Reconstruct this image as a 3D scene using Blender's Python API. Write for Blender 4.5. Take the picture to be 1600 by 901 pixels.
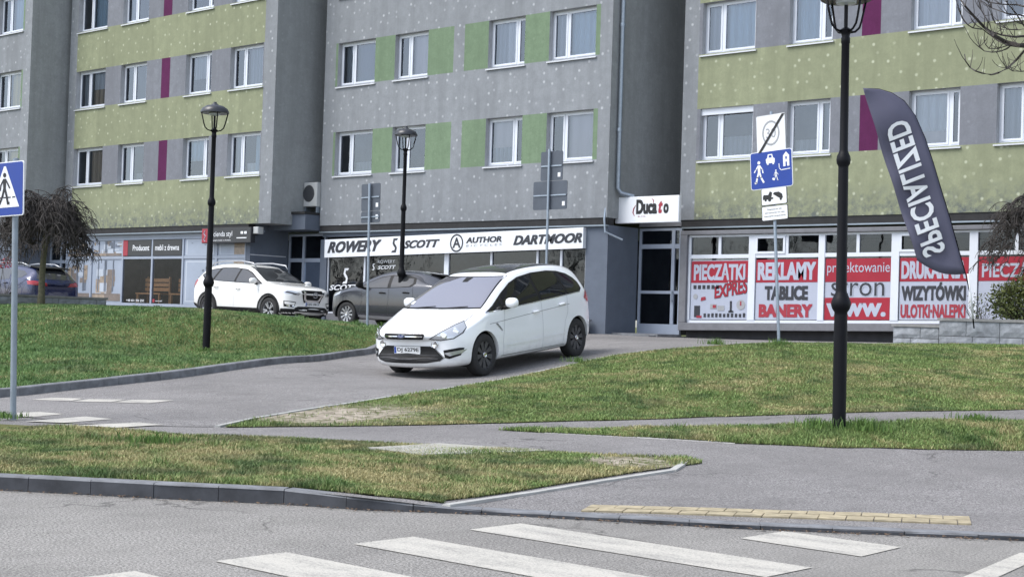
# Street scene: white minivan coming down a driveway in front of a panel apartment block
import bpy, bmesh, math, random
import numpy as np
from math import sin, cos, pi, radians
from mathutils import Vector, Matrix
from mathutils.bvhtree import BVHTree
from mathutils.geometry import delaunay_2d_cdt, tessellate_polygon

for o in list(bpy.data.objects): bpy.data.objects.remove(o, do_unlink=True)
scene = bpy.context.scene
col = scene.collection
random.seed(7)
rng = np.random.default_rng(11)

# ------------------------------------------------------------------ camera
YAW, PITCH, ROLL = 0.723361, 0.022915, 0.031898
CAM = Vector((0.0, -30.768, 1.40))
fw = Vector((-sin(YAW)*cos(PITCH), cos(YAW)*cos(PITCH), sin(PITCH)))
rt = Vector((cos(YAW), sin(YAW), 0)); up = rt.cross(fw)
r2 = rt*cos(ROLL)+up*sin(ROLL); u2 = -rt*sin(ROLL)+up*cos(ROLL)
cam = bpy.data.cameras.new('camera'); cam_o = bpy.data.objects.new('camera', cam); col.objects.link(cam_o)
cam_o.matrix_world = Matrix(((r2.x,u2.x,-fw.x,CAM.x),(r2.y,u2.y,-fw.y,CAM.y),(r2.z,u2.z,-fw.z,CAM.z),(0,0,0,1)))
cam.sensor_width = 36.0; cam.lens = 36.0*2300/1600; cam.clip_start = 0.3; cam.clip_end = 3000
scene.camera = cam_o

# ------------------------------------------------------------------ sky, sun, exposure
SUN_EL, SUN_AZ = radians(56), radians(212)       # soft sun behind thin overcast, from the street side
world = bpy.data.worlds.new('World'); scene.world = world; world.use_nodes = True
wn = world.node_tree.nodes; wl = world.node_tree.links; wn.clear()
sky = wn.new('ShaderNodeTexSky'); sky.sky_type = 'NISHITA'; sky.sun_disc = False
sky.sun_elevation = SUN_EL; sky.sun_rotation = SUN_AZ
sky.air_density = 1.0; sky.dust_density = 1.5; sky.ozone_density = 1.5
hsv = wn.new('ShaderNodeHueSaturation'); hsv.inputs['Saturation'].default_value = 0.52
bg = wn.new('ShaderNodeBackground'); bg.inputs['Strength'].default_value = 0.15
wo = wn.new('ShaderNodeOutputWorld')
wl.new(sky.outputs[0], hsv.inputs['Color']); wl.new(hsv.outputs[0], bg.inputs['Color']); wl.new(bg.outputs[0], wo.inputs['Surface'])
sun = bpy.data.lights.new('sun', 'SUN'); sun.energy = 1.35; sun.angle = radians(30); sun.color = (1.0, 0.965, 0.905)
sun_o = bpy.data.objects.new('sun', sun); col.objects.link(sun_o)
sd = Vector((sin(SUN_AZ)*cos(SUN_EL), cos(SUN_AZ)*cos(SUN_EL), sin(SUN_EL)))
sun_o.rotation_euler = sd.to_track_quat('Z', 'Y').to_euler(); sun_o.location = (0, -20, 40)
scene.view_settings.view_transform = 'Standard'; scene.view_settings.look = 'None'
scene.view_settings.exposure = 1.12; scene.view_settings.gamma = 1.0; scene.view_settings.use_curve_mapping = False
scene.render.engine = 'CYCLES'
scene.cycles.max_bounces = 8; scene.cycles.transparent_max_bounces = 12

# ------------------------------------------------------------------ materials
MATS = {}
def srgb(r, g, b):
    f = lambda c: (c/255/12.92 if c/255 <= .04045 else ((c/255+.055)/1.055)**2.4)
    return (f(r), f(g), f(b), 1)
class NT:
    def __init__(s, m): s.t = m.node_tree; s.n = s.t.nodes; s.l = s.t.links; s.b = s.n['Principled BSDF']
    def new(s, k, **kw):
        n = s.n.new(k)
        for a, v in kw.items(): setattr(n, a, v)
        return n
    def pos(s):
        return s.new('ShaderNodeNewGeometry').outputs['Position']
    def mapped(s, scale, src=None):
        m = s.new('ShaderNodeMapping'); m.inputs['Scale'].default_value = scale
        s.l.new(src or s.pos(), m.inputs['Vector']); return m.outputs[0]
    def noise(s, scale, detail=5, vec=None, rough=.6):
        n = s.new('ShaderNodeTexNoise'); n.inputs['Scale'].default_value = scale; n.inputs['Detail'].default_value = detail
        n.inputs['Roughness'].default_value = rough
        s.l.new(vec or s.pos(), n.inputs['Vector']); return n.outputs['Fac']
    def rng(s, x, a, b, c=0., d=1.):
        n = s.new('ShaderNodeMapRange'); s.l.new(x, n.inputs[0])
        for i, v in enumerate((a, b, c, d)): n.inputs[i+1].default_value = v
        return n.outputs[0]
    def mix(s, f, a, b, mode='MIX'):
        n = s.new('ShaderNodeMix', data_type='RGBA', blend_type=mode); n.clamp_factor = True
        if isinstance(f, (int, float)): n.inputs[0].default_value = f
        else: s.l.new(f, n.inputs[0])
        for i, v in ((6, a), (7, b)):
            if isinstance(v, tuple): n.inputs[i].default_value = v
            else: s.l.new(v, n.inputs[i])
        return n.outputs[2]
    def math(s, op, a, b=0.):
        n = s.new('ShaderNodeMath', operation=op)
        for i, v in enumerate((a, b)):
            if isinstance(v, (int, float)): n.inputs[i].default_value = v
            else: s.l.new(v, n.inputs[i])
        return n.outputs[0]
    def color(s, c): s.l.new(c, s.b.inputs['Base Color'])
    def bump(s, h, strength=.3, dist=.01):
        n = s.new('ShaderNodeBump'); n.inputs['Strength'].default_value = strength; n.inputs['Distance'].default_value = dist
        s.l.new(h, n.inputs['Height']); s.l.new(n.outputs[0], s.b.inputs['Normal'])
def new_mat(name, c=(.5,.5,.5,1), rough=.6, metal=0., spec=.5, coat=0.):
    m = bpy.data.materials.new(name); m.use_nodes = True; b = m.node_tree.nodes['Principled BSDF']
    b.inputs['Base Color'].default_value = c; b.inputs['Roughness'].default_value = rough; b.inputs['Metallic'].default_value = metal
    b.inputs['Specular IOR Level'].default_value = spec; b.inputs['Coat Weight'].default_value = coat; b.inputs['Coat Roughness'].default_value = .03
    MATS[name] = m; return m
def flat_mat(name, c, rough=.6, metal=0., var=.12, scale=6., spec=.5, coat=0., bump=0.):
    m = new_mat(name, c, rough, metal, spec, coat); t = NT(m)
    f = t.noise(scale, 5); d = tuple(x*(1-var) for x in c[:3])+(1,); e = tuple(min(1, x*(1+var)) for x in c[:3])+(1,)
    t.color(t.mix(t.rng(f, .3, .7), d, e))
    if bump: t.bump(t.noise(scale*20, 3), bump, .004)
    return m

def wall_mat(name, c, dots=1., dark=.55, streak=.5, grime=0., gz=(4.25, 5.05)):
    m = new_mat(name, c, .9, spec=.2); t = NT(m)
    s = t.noise(1.0, 6, t.mapped((2.6, 2.6, .22)), .65)
    s2 = t.noise(.55, 5); s3 = t.noise(3.4, 8, None, .75)
    cc = t.mix(t.rng(s, .42, .75, 0, streak), c, tuple(x*dark for x in c[:3])+(1,))
    s4 = t.noise(1.0, 4, t.mapped((3.7, 3.7, .12)), .7); cc = t.mix(t.rng(s4, .48, .74, 0, streak*.4), cc, tuple(x*.6 for x in c[:3])+(1,))
    cc = t.mix(t.rng(s2, .35, .7, 0, .35), cc, tuple(min(1, x*1.22) for x in c[:3])+(1,))
    cc = t.mix(t.rng(s3, .42, .66, 0, .62), cc, tuple(x*.68 for x in c[:3])+(1,))
    sp0 = t.new('ShaderNodeSeparateXYZ'); t.l.new(t.pos(), sp0.inputs[0]); cb0 = t.new('ShaderNodeCombineXYZ')          # precast panels weather differently
    t.l.new(t.math('FLOOR', t.math('MULTIPLY', sp0.outputs[0], .37)), cb0.inputs[0]); t.l.new(t.math('FLOOR', t.math('MULTIPLY', t.math('ADD', sp0.outputs[2], 2.6), .357)), cb0.inputs[1])
    wn_ = t.new('ShaderNodeTexWhiteNoise', noise_dimensions='2D'); t.l.new(cb0.outputs[0], wn_.inputs['Vector'])
    cc = t.mix(t.rng(wn_.outputs['Value'], 0, 1, 0, .34), cc, tuple(x*.62 for x in c[:3])+(1,))
    if grime:
        z = t.new('ShaderNodeSeparateXYZ'); t.l.new(t.pos(), z.inputs[0])
        g = t.rng(z.outputs[2], gz[0], gz[1], 1.25, 0)
        gn = t.rng(t.noise(5., 8, None, .75), .42, .62)
        cc = t.mix(t.math('MULTIPLY', t.math('MULTIPLY', g, gn), grime), cc, (.10, .115, .125, 1))
    if dots:
        sp = t.new('ShaderNodeSeparateXYZ'); t.l.new(t.pos(), sp.inputs[0])
        cb = t.new('ShaderNodeCombineXYZ'); t.l.new(t.math('ADD', sp.outputs[0], sp.outputs[1]), cb.inputs[0]); t.l.new(sp.outputs[2], cb.inputs[1])
        v = t.new('ShaderNodeTexVoronoi', voronoi_dimensions='2D', feature='F1'); v.inputs['Scale'].default_value = 2.45; v.inputs['Randomness'].default_value = .78
        t.l.new(cb.outputs[0], v.inputs['Vector'])
        d = t.rng(v.outputs['Distance'], .05, .125, 1, 0)
        sc = t.new('ShaderNodeSeparateColor'); t.l.new(v.outputs['Color'], sc.inputs[0])
        k = t.rng(sc.outputs[0], 0., 1., .3, .95)
        cc = t.mix(t.math('MULTIPLY', t.math('MULTIPLY', d, k), dots), cc, tuple(min(.8, x*1.25+.2) for x in c[:3])+(1,))
    cc = t.mix(t.rng(t.noise(22., 3, None, .8), .36, .64, 0, .30), cc, tuple(x*.62 for x in c[:3])+(1,))      # coarse float finish
    t.color(cc); t.bump(t.noise(60., 4), .25, .004)
    return m
wall_mat('wall_grey', srgb(143, 147, 152), .8, .6, .8, .3)
wall_mat('wall_plain', srgb(129, 132, 140), .15, .66, .7)
wall_mat('wall_olive', srgb(147, 152, 125), .75, .6, .8, .9)
wall_mat('wall_green', srgb(119, 139, 114), .12, .68, .6)
wall_mat('wall_reveal', srgb(176, 178, 182), 0., .75, .3)
wall_mat('wall_purple', srgb(92, 40, 80), 0., .8, .3)
wall_mat('wall_dark', srgb(160, 163, 164), .12, .62, .8, .3)
flat_mat('plinth_blue', srgb(90, 98, 111), .85, 0, .08, 3., bump=.2)
flat_mat('plinth_grey', srgb(112, 113, 118), .9, 0, .12, 5., bump=.3)
flat_mat('plinth_dark', srgb(66, 66, 70), .9, 0, .2, 3., bump=.3)
flat_mat('bitumen', srgb(36, 36, 38), .8, 0, .3, 4.)
flat_mat('flashing', srgb(140, 150, 160), .4, .6, .1, 3.)
flat_mat('pvc_white', srgb(206, 211, 220), .35, 0, .03, 2.)
flat_mat('frame_grey', srgb(146, 155, 170), .45, 0, .05, 2.)
flat_mat('sill', srgb(196, 199, 205), .4, 0, .06, 4.)
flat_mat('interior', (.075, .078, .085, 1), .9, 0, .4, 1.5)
flat_mat('galvanised', srgb(150, 160, 172), .42, .7, .1, 14.)
flat_mat('post_grey', srgb(132, 142, 152), .5, .3, .12, 8.)
flat_mat('sign_back', srgb(84, 90, 100), .55, .4, .08, 5.)
flat_mat('lamp_black', srgb(12, 13, 19), .5, 0., .15, 9., spec=.18)
flat_mat('lamp_hood', srgb(44, 46, 52), .35, 0, .1, 6., spec=.5)  # paler than the post: light falling on the cap is put into its colour
flat_mat('lamp_glass', srgb(190, 198, 204), .2, 0, .05, 3.)
flat_mat('sign_white', srgb(222, 224, 228), .45, 0, .02, 2.)
flat_mat('sign_blue', srgb(8, 54, 142), .4, 0, .05, 4.)
flat_mat('ink_black', srgb(24, 24, 28), .5, 0, .08, 4.)
flat_mat('ink_grey', srgb(150, 152, 156), .5, 0, .05, 4.)
flat_mat('board_white', srgb(220, 223, 228), .4, 0, .03, 1.5)
flat_mat('board_black', srgb(38, 40, 46), .35, 0, .1, 2.)
flat_mat('ink_charcoal', srgb(44, 46, 54), .5, 0, .08, 2.)
flat_mat('banner_white', srgb(166, 172, 188), .45, 0, .05, 1.2, spec=.4)
flat_mat('banner_red', srgb(150, 38, 54), .45, 0, .08, 1.2, spec=.3)
flat_mat('ink_red', srgb(150, 42, 58), .45, 0, .05, 2.)
flat_mat('flag_cloth', srgb(84, 84, 104), .7, 0, .08, 1.2)
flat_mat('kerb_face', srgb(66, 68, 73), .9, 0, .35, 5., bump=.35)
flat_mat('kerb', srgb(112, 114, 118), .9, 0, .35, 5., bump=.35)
flat_mat('edging', srgb(164, 164, 161), .9, 0, .15, 7., bump=.3)
flat_mat('slab', srgb(158, 156, 149), .9, 0, .15, 4., bump=.3)
flat_mat('tactile', srgb(158, 147, 122), .85, 0, .3, 9., bump=.25)
flat_mat('stone', srgb(136, 140, 146), .9, 0, .28, 7., bump=.8)
flat_mat('mortar', srgb(112, 112, 112), .95, 0, .2, 9., bump=.4)
flat_mat('coping', srgb(132, 132, 132), .9, 0, .2, 6., bump=.4)
flat_mat('bark', srgb(64, 60, 58), .95, 0, .3, 22., bump=.5)
flat_mat('trunk_moss', srgb(92, 90, 72), .95, 0, .35, 16., bump=.6)
flat_mat('wood_furniture', srgb(168, 122, 78), .5, 0, .2, 8.)
flat_mat('leaf_dry', srgb(92, 74, 58), .8, 0, .4, 30.)
flat_mat('soil', srgb(112, 98, 84), .95, 0, .3, 4., bump=.6)
flat_mat('ac_white', srgb(172, 174, 174), .45, 0, .04, 3.)
flat_mat('ac_dark', srgb(52, 54, 58), .5, 0, .1, 4.)

def asphalt_mat(name, c):
    m = new_mat(name, c, .92, spec=.2); t = NT(m); k = lambda f: tuple(x*f for x in c[:3])+(1,)
    a = t.noise(58., 2, None, .8); a2 = t.noise(95., 2, None, .8); b = t.noise(.45, 6); c3 = t.noise(3.2, 7, t.mapped((1, .45, 1)), .75)
    cc = t.mix(t.rng(a, .36, .64), k(.30), k(1.75))
    cc = t.mix(t.rng(a2, .56, .64, 0, .75), cc, k(2.3))                                    # pale aggregate
    cc = t.mix(t.rng(a2, .34, .42, .55, 0), cc, k(.38))                                    # open pores
    cc = t.mix(t.rng(b, .40, .62, 0, .42), cc, k(.66)); cc = t.mix(t.rng(c3, .46, .70, 0, .45), cc, k(.6))
    st = t.noise(.16, 4, t.mapped((1, 3.2, 1))); cc = t.mix(t.rng(st, .45, .7, 0, .3), cc, k(1.3))
    v = t.new('ShaderNodeTexVoronoi', feature='DISTANCE_TO_EDGE'); v.inputs['Scale'].default_value = .33
    nz = t.new('ShaderNodeTexNoise'); nz.inputs['Scale'].default_value = 2.2; nz.inputs['Detail'].default_value = 6; t.l.new(t.pos(), nz.inputs['Vector'])
    vm = t.new('ShaderNodeVectorMath', operation='SCALE'); vm.inputs['Scale'].default_value = .9; t.l.new(nz.outputs['Color'], vm.inputs[0])
    va = t.new('ShaderNodeVectorMath', operation='ADD'); t.l.new(t.pos(), va.inputs[0]); t.l.new(vm.outputs[0], va.inputs[1]); t.l.new(va.outputs[0], v.inputs['Vector'])
    cr = t.math('MULTIPLY', t.rng(v.outputs['Distance'], .0, .010, .75, 0), t.rng(t.noise(.6, 3), .5, .6))
    cc = t.mix(cr, cc, k(.3))
    t.color(cc); t.bump(a, .7, .01)
    return m
asphalt_mat('asphalt_road', (.225, .217, .205, 1))
asphalt_mat('asphalt_path', (.19, .183, .182, 1))
asphalt_mat('asphalt_drive', (.196, .189, .187, 1))
def paint_mat():
    m = new_mat('road_paint', (.6,.6,.58,1), .85); t = NT(m)
    a = t.noise(58., 2, None, .8); b = t.noise(2.2, 7, t.mapped((.5, 1.6, 1)), .75); a2 = t.noise(110., 2, None, .8)
    w = t.math('ADD', t.rng(a, .42, .66, 0, .55), t.rng(b, .42, .72, 0, .75))
    cc = t.mix(t.rng(w, .25, 1.05, 0, .85), (.47, .45, .405, 1), (.20, .195, .185, 1))
    cc = t.mix(t.rng(a2, .34, .42, .5, 0), cc, (.14, .14, .14, 1))
    t.color(cc); t.bump(a, .6, .008)
paint_mat()
def lawn_mat():
    m = new_mat('lawn_soil', (.05,.06,.03,1), .95, spec=.1); t = NT(m)
    a = t.noise(26., 6, None, .75); b = t.noise(1.1, 5)
    cc = t.mix(t.rng(a, .35, .68), (.05, .065, .022, 1), (.14, .155, .055, 1))
    cc = t.mix(t.rng(b, .48, .68, 0, .7), cc, (.19, .165, .08, 1))
    at = t.new('ShaderNodeAttribute', attribute_name='bare')
    dirt = t.mix(t.rng(t.noise(7., 7, None, .75), .35, .65), (.15, .125, .098, 1), (.46, .41, .34, 1))
    cc = t.mix(t.math('MULTIPLY', at.outputs['Fac'], t.rng(t.noise(3.5, 6, None, .7), .35, .5)), cc, dirt)
    t.color(cc); t.bump(a, .8, .02)
lawn_mat()
def grass_mat():
    m = new_mat('grass_blade', (.08,.12,.03,1), .6, spec=.25); t = NT(m)
    at = t.new('ShaderNodeAttribute', attribute_name='Col'); t.color(at.outputs['Color'])
    b = t.b; b.inputs['Subsurface Weight'].default_value = 0.0
grass_mat()
def leaf_mat(name, a, b):
    m = new_mat(name, a, .6, spec=.3); t = NT(m); at = t.new('ShaderNodeAttribute', attribute_name='Col')
    t.color(t.mix(at.outputs['Fac'], a, b))
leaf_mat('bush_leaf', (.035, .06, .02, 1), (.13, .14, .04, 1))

def glass_mat(name, tint=(.85,.9,.95,1), gloss=.9, ior=1.55, rough=.02):
    m = bpy.data.materials.new(name); m.use_nodes = True; n = m.node_tree.nodes; l = m.node_tree.links; n.clear()
    o = n.new('ShaderNodeOutputMaterial'); mx = n.new('ShaderNodeMixShader'); tr = n.new('ShaderNodeBsdfTransparent'); gl = n.new('ShaderNodeBsdfGlossy')
    fr = n.new('ShaderNodeFresnel'); fr.inputs['IOR'].default_value = ior
    tr.inputs['Color'].default_value = tint; gl.inputs['Roughness'].default_value = rough; gl.inputs['Color'].default_value = (gloss*.88, gloss*.96, gloss*1.08, 1)
    # old float glass is never quite flat: a slow wobble
    g = n.new('ShaderNodeNewGeometry'); nz = n.new('ShaderNodeTexNoise'); nz.inputs['Scale'].default_value = 1.7
    bp = n.new('ShaderNodeBump'); bp.inputs['Strength'].default_value = .06; bp.inputs['Distance'].default_value = .05
    l.new(g.outputs['Position'], nz.inputs['Vector']); l.new(nz.outputs['Fac'], bp.inputs['Height']); l.new(bp.outputs[0], gl.inputs['Normal'])
    l.new(fr.outputs[0], mx.inputs[0]); l.new(tr.outputs[0], mx.inputs[1]); l.new(gl.outputs[0], mx.inputs[2]); l.new(mx.outputs[0], o.inputs['Surface'])
    MATS[name] = m
glass_mat('glass', ior=2.05)
glass_mat('shop_glass', (.5,.53,.57,1), ior=1.62)
glass_mat('clear_glass', (.85,.87,.9,1), ior=1.28)
def curtain_mat(name, c, stripes=14., amp=.35):
    m = new_mat(name, c, .9, spec=.1); t = NT(m)
    w = t.new('ShaderNodeTexWave'); w.inputs['Scale'].default_value = stripes*.16; w.inputs['Distortion'].default_value = 1.5; w.inputs['Detail'].default_value = 2
    t.l.new(t.mapped((1, 1, .08)), w.inputs['Vector'])
    t.color(t.mix(w.outputs['Fac'], tuple(x*(1-amp) for x in c[:3])+(1,), c))
curtain_mat('curtain_white', (.66, .68, .72, 1), 9, .16)
curtain_mat('curtain_lace', (.40, .43, .48, 1), 13, .3)
curtain_mat('curtain_yellow', (.70, .55, .22, 1), 7, .25)
curtain_mat('curtain_brown', (.50, .40, .30, 1), 7, .4)
curtain_mat('curtain_pink', (.66, .60, .62, 1), 5, .12)
curtain_mat('blind_blue', (.17, .20, .27, 1), 3, .12)
curtain_mat('curtain_sky', (.46, .58, .68, 1), 9, .18)
# cars
def paint(name, c, rough=.25, metal=0., film=.42):
    m = new_mat(name, c, rough, metal, .5, .9); t = NT(m)
    z = t.new('ShaderNodeSeparateXYZ'); t.l.new(t.new('ShaderNodeTexCoord').outputs['Object'], z.inputs[0])
    g = t.math('MULTIPLY', t.rng(z.outputs[2], .15, .62, film, 0), t.rng(t.noise(6., 6, None, .7), .3, .7))   # road film on the lower panels
    t.color(t.mix(g, c, (.32, .29, .25, 1)))
paint('paint_white', (.88, .90, .93, 1), film=.38)
paint('paint_pearl', (.82, .82, .80, 1), film=.3)
paint('paint_grey', (.048, .052, .064, 1), .26, .5, .04)
paint('paint_blue', (.012, .02, .075, 1), .25, .3, .05)
new_mat('car_glass', (.008, .009, .010, 1), .03, 0, .35)
m = new_mat('windscreen', (.12, .118, .13, 1), .04, 0, 1.0, .6); NT(m).b.inputs['IOR'].default_value = 2.5; NT(m).b.inputs['Specular Tint'].default_value = (.96, .93, 1, 1)
new_mat('windscreen_dark', (.035, .037, .04, 1), .04, 0, .7, .3)
new_mat('roof_glass', (.012, .011, .012, 1), .12, 0, .5)
flat_mat('black_trim', (.012, .012, .013, 1), .6, 0, .2, 10., spec=.25)
flat_mat('seam_light', (.36, .38, .41, 1), .7, 0, .1, 10.)
flat_mat('seam', (.05, .05, .055, 1), .8, 0, .1, 10.)
flat_mat('tyre', (.022, .022, .023, 1), .85, 0, .25, 20.)
flat_mat('rim_black', (.06, .06, .064, 1), .5, .1, .2, 10.)
flat_mat('rim_silver', (.42, .43, .45, 1), .35, .7, .08, 6.)
new_mat('chrome', (.75, .76, .78, 1), .12, 1.)
new_mat('lamp_lens', (.55, .57, .60, 1), .06, .55, .8, 1.)
new_mat('lamp_red', (.38, .02, .03, 1), .15, 0, .6, .6)
new_mat('lamp_amber', (.6, .25, .04, 1), .2)
new_mat('plate', (.78, .79, .80, 1), .4); new_mat('plate_blue', (.02, .07, .35, 1), .4)
new_mat('emblem_blue', (.02, .05, .25, 1), .2, .3, .5, .8)

# ------------------------------------------------------------------ mesh helpers
def link_mesh(name, verts, faces, mats, parent=None, smooth=False, fm=None):
    me = bpy.data.meshes.new(name); me.from_pydata([tuple(v) for v in verts], [], faces)
    if isinstance(mats, str): mats = [mats]
    for m in mats: me.materials.append(MATS[m])
    if fm: me.polygons.foreach_set('material_index', fm)
    if smooth: me.polygons.foreach_set('use_smooth', [True]*len(me.polygons))
    me.update()
    o = bpy.data.objects.new(name, me); col.objects.link(o)
    if parent: o.parent = parent
    return o
def tag(o, label=None, cat=None, group=None, kind=None):
    if label: o['label'] = label
    if cat: o['category'] = cat
    if group: o['group'] = group
    if kind: o['kind'] = kind
    return o
ORG = {}
def thing(name, loc, label, cat, group=None, rot=None):
    o = bpy.data.objects.new(name, None); col.objects.link(o); o.location = loc
    if rot: o.rotation_euler = rot
    o.empty_display_size = .3; ORG[o] = Vector(loc)
    return tag(o, label, cat, group)
WARP = None      # slope that the shop fronts follow along the falling pavement
class MB:
    """collects shapes; build() links them as one mesh object"""
    def __init__(s): s.v = []; s.f = []; s.m = []
    def add(s, vs, fs, mi=0):
        b = len(s.v); s.v += [tuple(v) for v in vs]; s.f += [tuple(i+b for i in f) for f in fs]; s.m += [mi]*len(fs); return s
    def box(s, x0, x1, y0, y1, z0, z1, mi=0):
        v = [(x, y, z) for z in (z0, z1) for y in (y0, y1) for x in (x0, x1)]
        return s.add(v, [(0,2,3,1), (4,5,7,6), (0,1,5,4), (2,6,7,3), (0,4,6,2), (1,3,7,5)], mi)
    def bbox(s, x0, x1, y0, y1, z0, z1, c, mi=0):
        """box with chamfered front (y0) edges and vertical edges"""
        def ring(i, y): return [(x0+i, y, z0+i), (x1-i, y, z0+i), (x1-i, y, z1-i), (x0+i, y, z1-i)]
        v = ring(c, y0)+ring(0, y0+c)+ring(0, y1)
        f = [(0,1,2,3)]
        for k in (0, 4):
            for i in range(4): f.append((k+i, k+4+i, k+4+(i+1) % 4, k+(i+1) % 4))
        f.append((11,10,9,8)); return s.add(v, f, mi)
    def quad(s, a, b, c, d, mi=0): return s.add([a, b, c, d], [(0,1,2,3)], mi)
    def tube(s, pts, r, n=8, caps=True, mi=0):
        pts = [Vector(p) for p in pts]; rs = r if isinstance(r, (list, tuple)) else [r]*len(pts)
        t = (pts[1]-pts[0]).normalized(); a = t.orthogonal().normalized(); vs = []; fs = []
        for i, p in enumerate(pts):
            d = (pts[min(i+1, len(pts)-1)]-pts[max(i-1, 0)]).normalized()
            a = (a-d*a.dot(d)); a = a.normalized() if a.length > 1e-6 else d.orthogonal().normalized(); b = d.cross(a)
            vs += [p+(a*cos(2*pi*k/n)+b*sin(2*pi*k/n))*rs[i] for k in range(n)]
        for i in range(len(pts)-1):
            for k in range(n): fs.append((i*n+k, i*n+(k+1) % n, (i+1)*n+(k+1) % n, (i+1)*n+k))
        if caps: fs.append(tuple(range(n-1, -1, -1))); e = (len(pts)-1)*n; fs.append(tuple(range(e, e+n)))
        return s.add(vs, fs, mi)
    def lathe(s, prof, n=20, c=(0,0,0), axis='z', mi=0, closed=False):
        vs = []; fs = []
        for r, h in prof:
            for k in range(n):
                x, y = r*cos(2*pi*k/n), r*sin(2*pi*k/n)
                vs.append((c[0]+x, c[1]+y, c[2]+h) if axis == 'z' else ((c[0]+x, c[1]+h, c[2]+y) if axis == 'y' else (c[0]+h, c[1]+x, c[2]+y)))
        m = len(prof)
        for i in range(m-1 if not closed else m):
            j = (i+1) % m
            for k in range(n): fs.append((i*n+k, i*n+(k+1) % n, j*n+(k+1) % n, j*n+k))
        return s.add(vs, fs, mi)
    def prism(s, poly, y0, y1, mi=0):
        """polygon in x,z extruded along y"""
        n = len(poly); v = [(x, y0, z) for x, z in poly]+[(x, y1, z) for x, z in poly]
        tr = tessellate_polygon([[Vector((x, z, 0)) for x, z in poly]])
        f = [tuple(t) for t in tr]+[tuple(i+n for i in reversed(t)) for t in tr]
        f += [(i, (i+1) % n, n+(i+1) % n, n+i) for i in range(n)]
        return s.add(v, f, mi)
    def build(s, name, mats, parent=None, smooth=False, local=False, angle=None):
        vs = s.v
        if WARP is not None: vs = [WARP(*v) for v in vs]
        if parent is not None and not local and parent in ORG:
            o = ORG[parent]; vs = [(x-o.x, y-o.y, z-o.z) for x, y, z in vs]
        ob = link_mesh(name, vs, s.f, mats, parent, smooth, s.m)
        if angle:
            ob.data.polygons.foreach_set('use_smooth', [True]*len(ob.data.polygons))
            try: ob.data.set_sharp_from_angle(angle=radians(angle))
            except Exception: pass
        bm = bmesh.new(); bm.from_mesh(ob.data); bmesh.ops.recalc_face_normals(bm, faces=bm.faces); bm.to_mesh(ob.data); bm.free()
        if parent in ORG: ORG[ob] = ORG[parent]
        return ob
def clone(o, parent=None):
    c = o.copy(); col.objects.link(c); c.parent = parent
    for ch in list(o.children): clone(ch, c)
    return c
_dg = bpy.context.evaluated_depsgraph_get
TXT = {}; TSIZE = {}
def text_geo(s, shear=0., bold=0., spacing=1.):
    key = (s, shear, bold, spacing)
    if key in TXT: return TXT[key]
    cu = bpy.data.curves.new('t', 'FONT'); cu.body = s; cu.size = 1; cu.shear = shear; cu.offset = bold; cu.space_character = spacing; cu.resolution_u = 3; cu.fill_mode = 'FRONT'
    ob = bpy.data.objects.new('t', cu); col.objects.link(ob); bpy.context.view_layer.update()
    me = bpy.data.meshes.new_from_object(ob.evaluated_get(_dg()))
    v = [tuple(x.co)[:2] for x in me.vertices]; f = [tuple(p.vertices) for p in me.polygons]
    bpy.data.objects.remove(ob, do_unlink=True); bpy.data.curves.remove(cu); bpy.data.meshes.remove(me)
    xs = [a for a, b in v]; ys = [b for a, b in v]; x0, x1, y0, y1 = min(xs), max(xs), min(ys), max(ys)
    v = [((a-x0)/(x1-x0), (b-y0)/(y1-y0)) for a, b in v]; TXT[key] = (v, f); TSIZE[key] = (x1-x0, y1-y0); return v, f
def lettering(s, x, z, w, h, y, mat, parent, shear=0., bold=.02, slope=0., name='lettering', local=False, spacing=1., mirror=False, grow=0.):
    """text in the x,z plane facing -y, filling the box of width w and height h from (x, z)"""
    thin = min(bold, .018); v, f = text_geo(s, shear, thin, spacing); mb = MB(); tw, th = TSIZE[(s, shear, thin, spacing)]
    ex = max(0., bold-thin); sx, sz = ex*.62/tw, ex*.35/th           # heavier weights: overlapping strokes, each a hair behind the last
    for k, (da, db) in enumerate([(0, 0)] if ex < .004 else [(-sx, -sz), (sx, -sz), (-sx, sz), (sx, sz), (0, 0)]):
        mb.add([(x+(1-a if mirror else a)*w*(1-2*sx)+(sx+da)*w, y+.0002*k, z+(b*(1-2*sz)+sz+db)*h*(1+grow*a)+slope*a*w) for a, b in v], f)
    return mb.build(name, mat, parent, local=local)
def in_poly(px, py, poly):
    ins = np.zeros(len(px), bool); n = len(poly)
    for i in range(n):
        x0, y0 = poly[i]; x1, y1 = poly[(i+1) % n]
        if y0 == y1: continue
        c = ((y0 > py) != (y1 > py)) & (px < (x1-x0)*(py-y0)/(y1-y0)+x0); ins ^= c
    return ins
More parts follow.
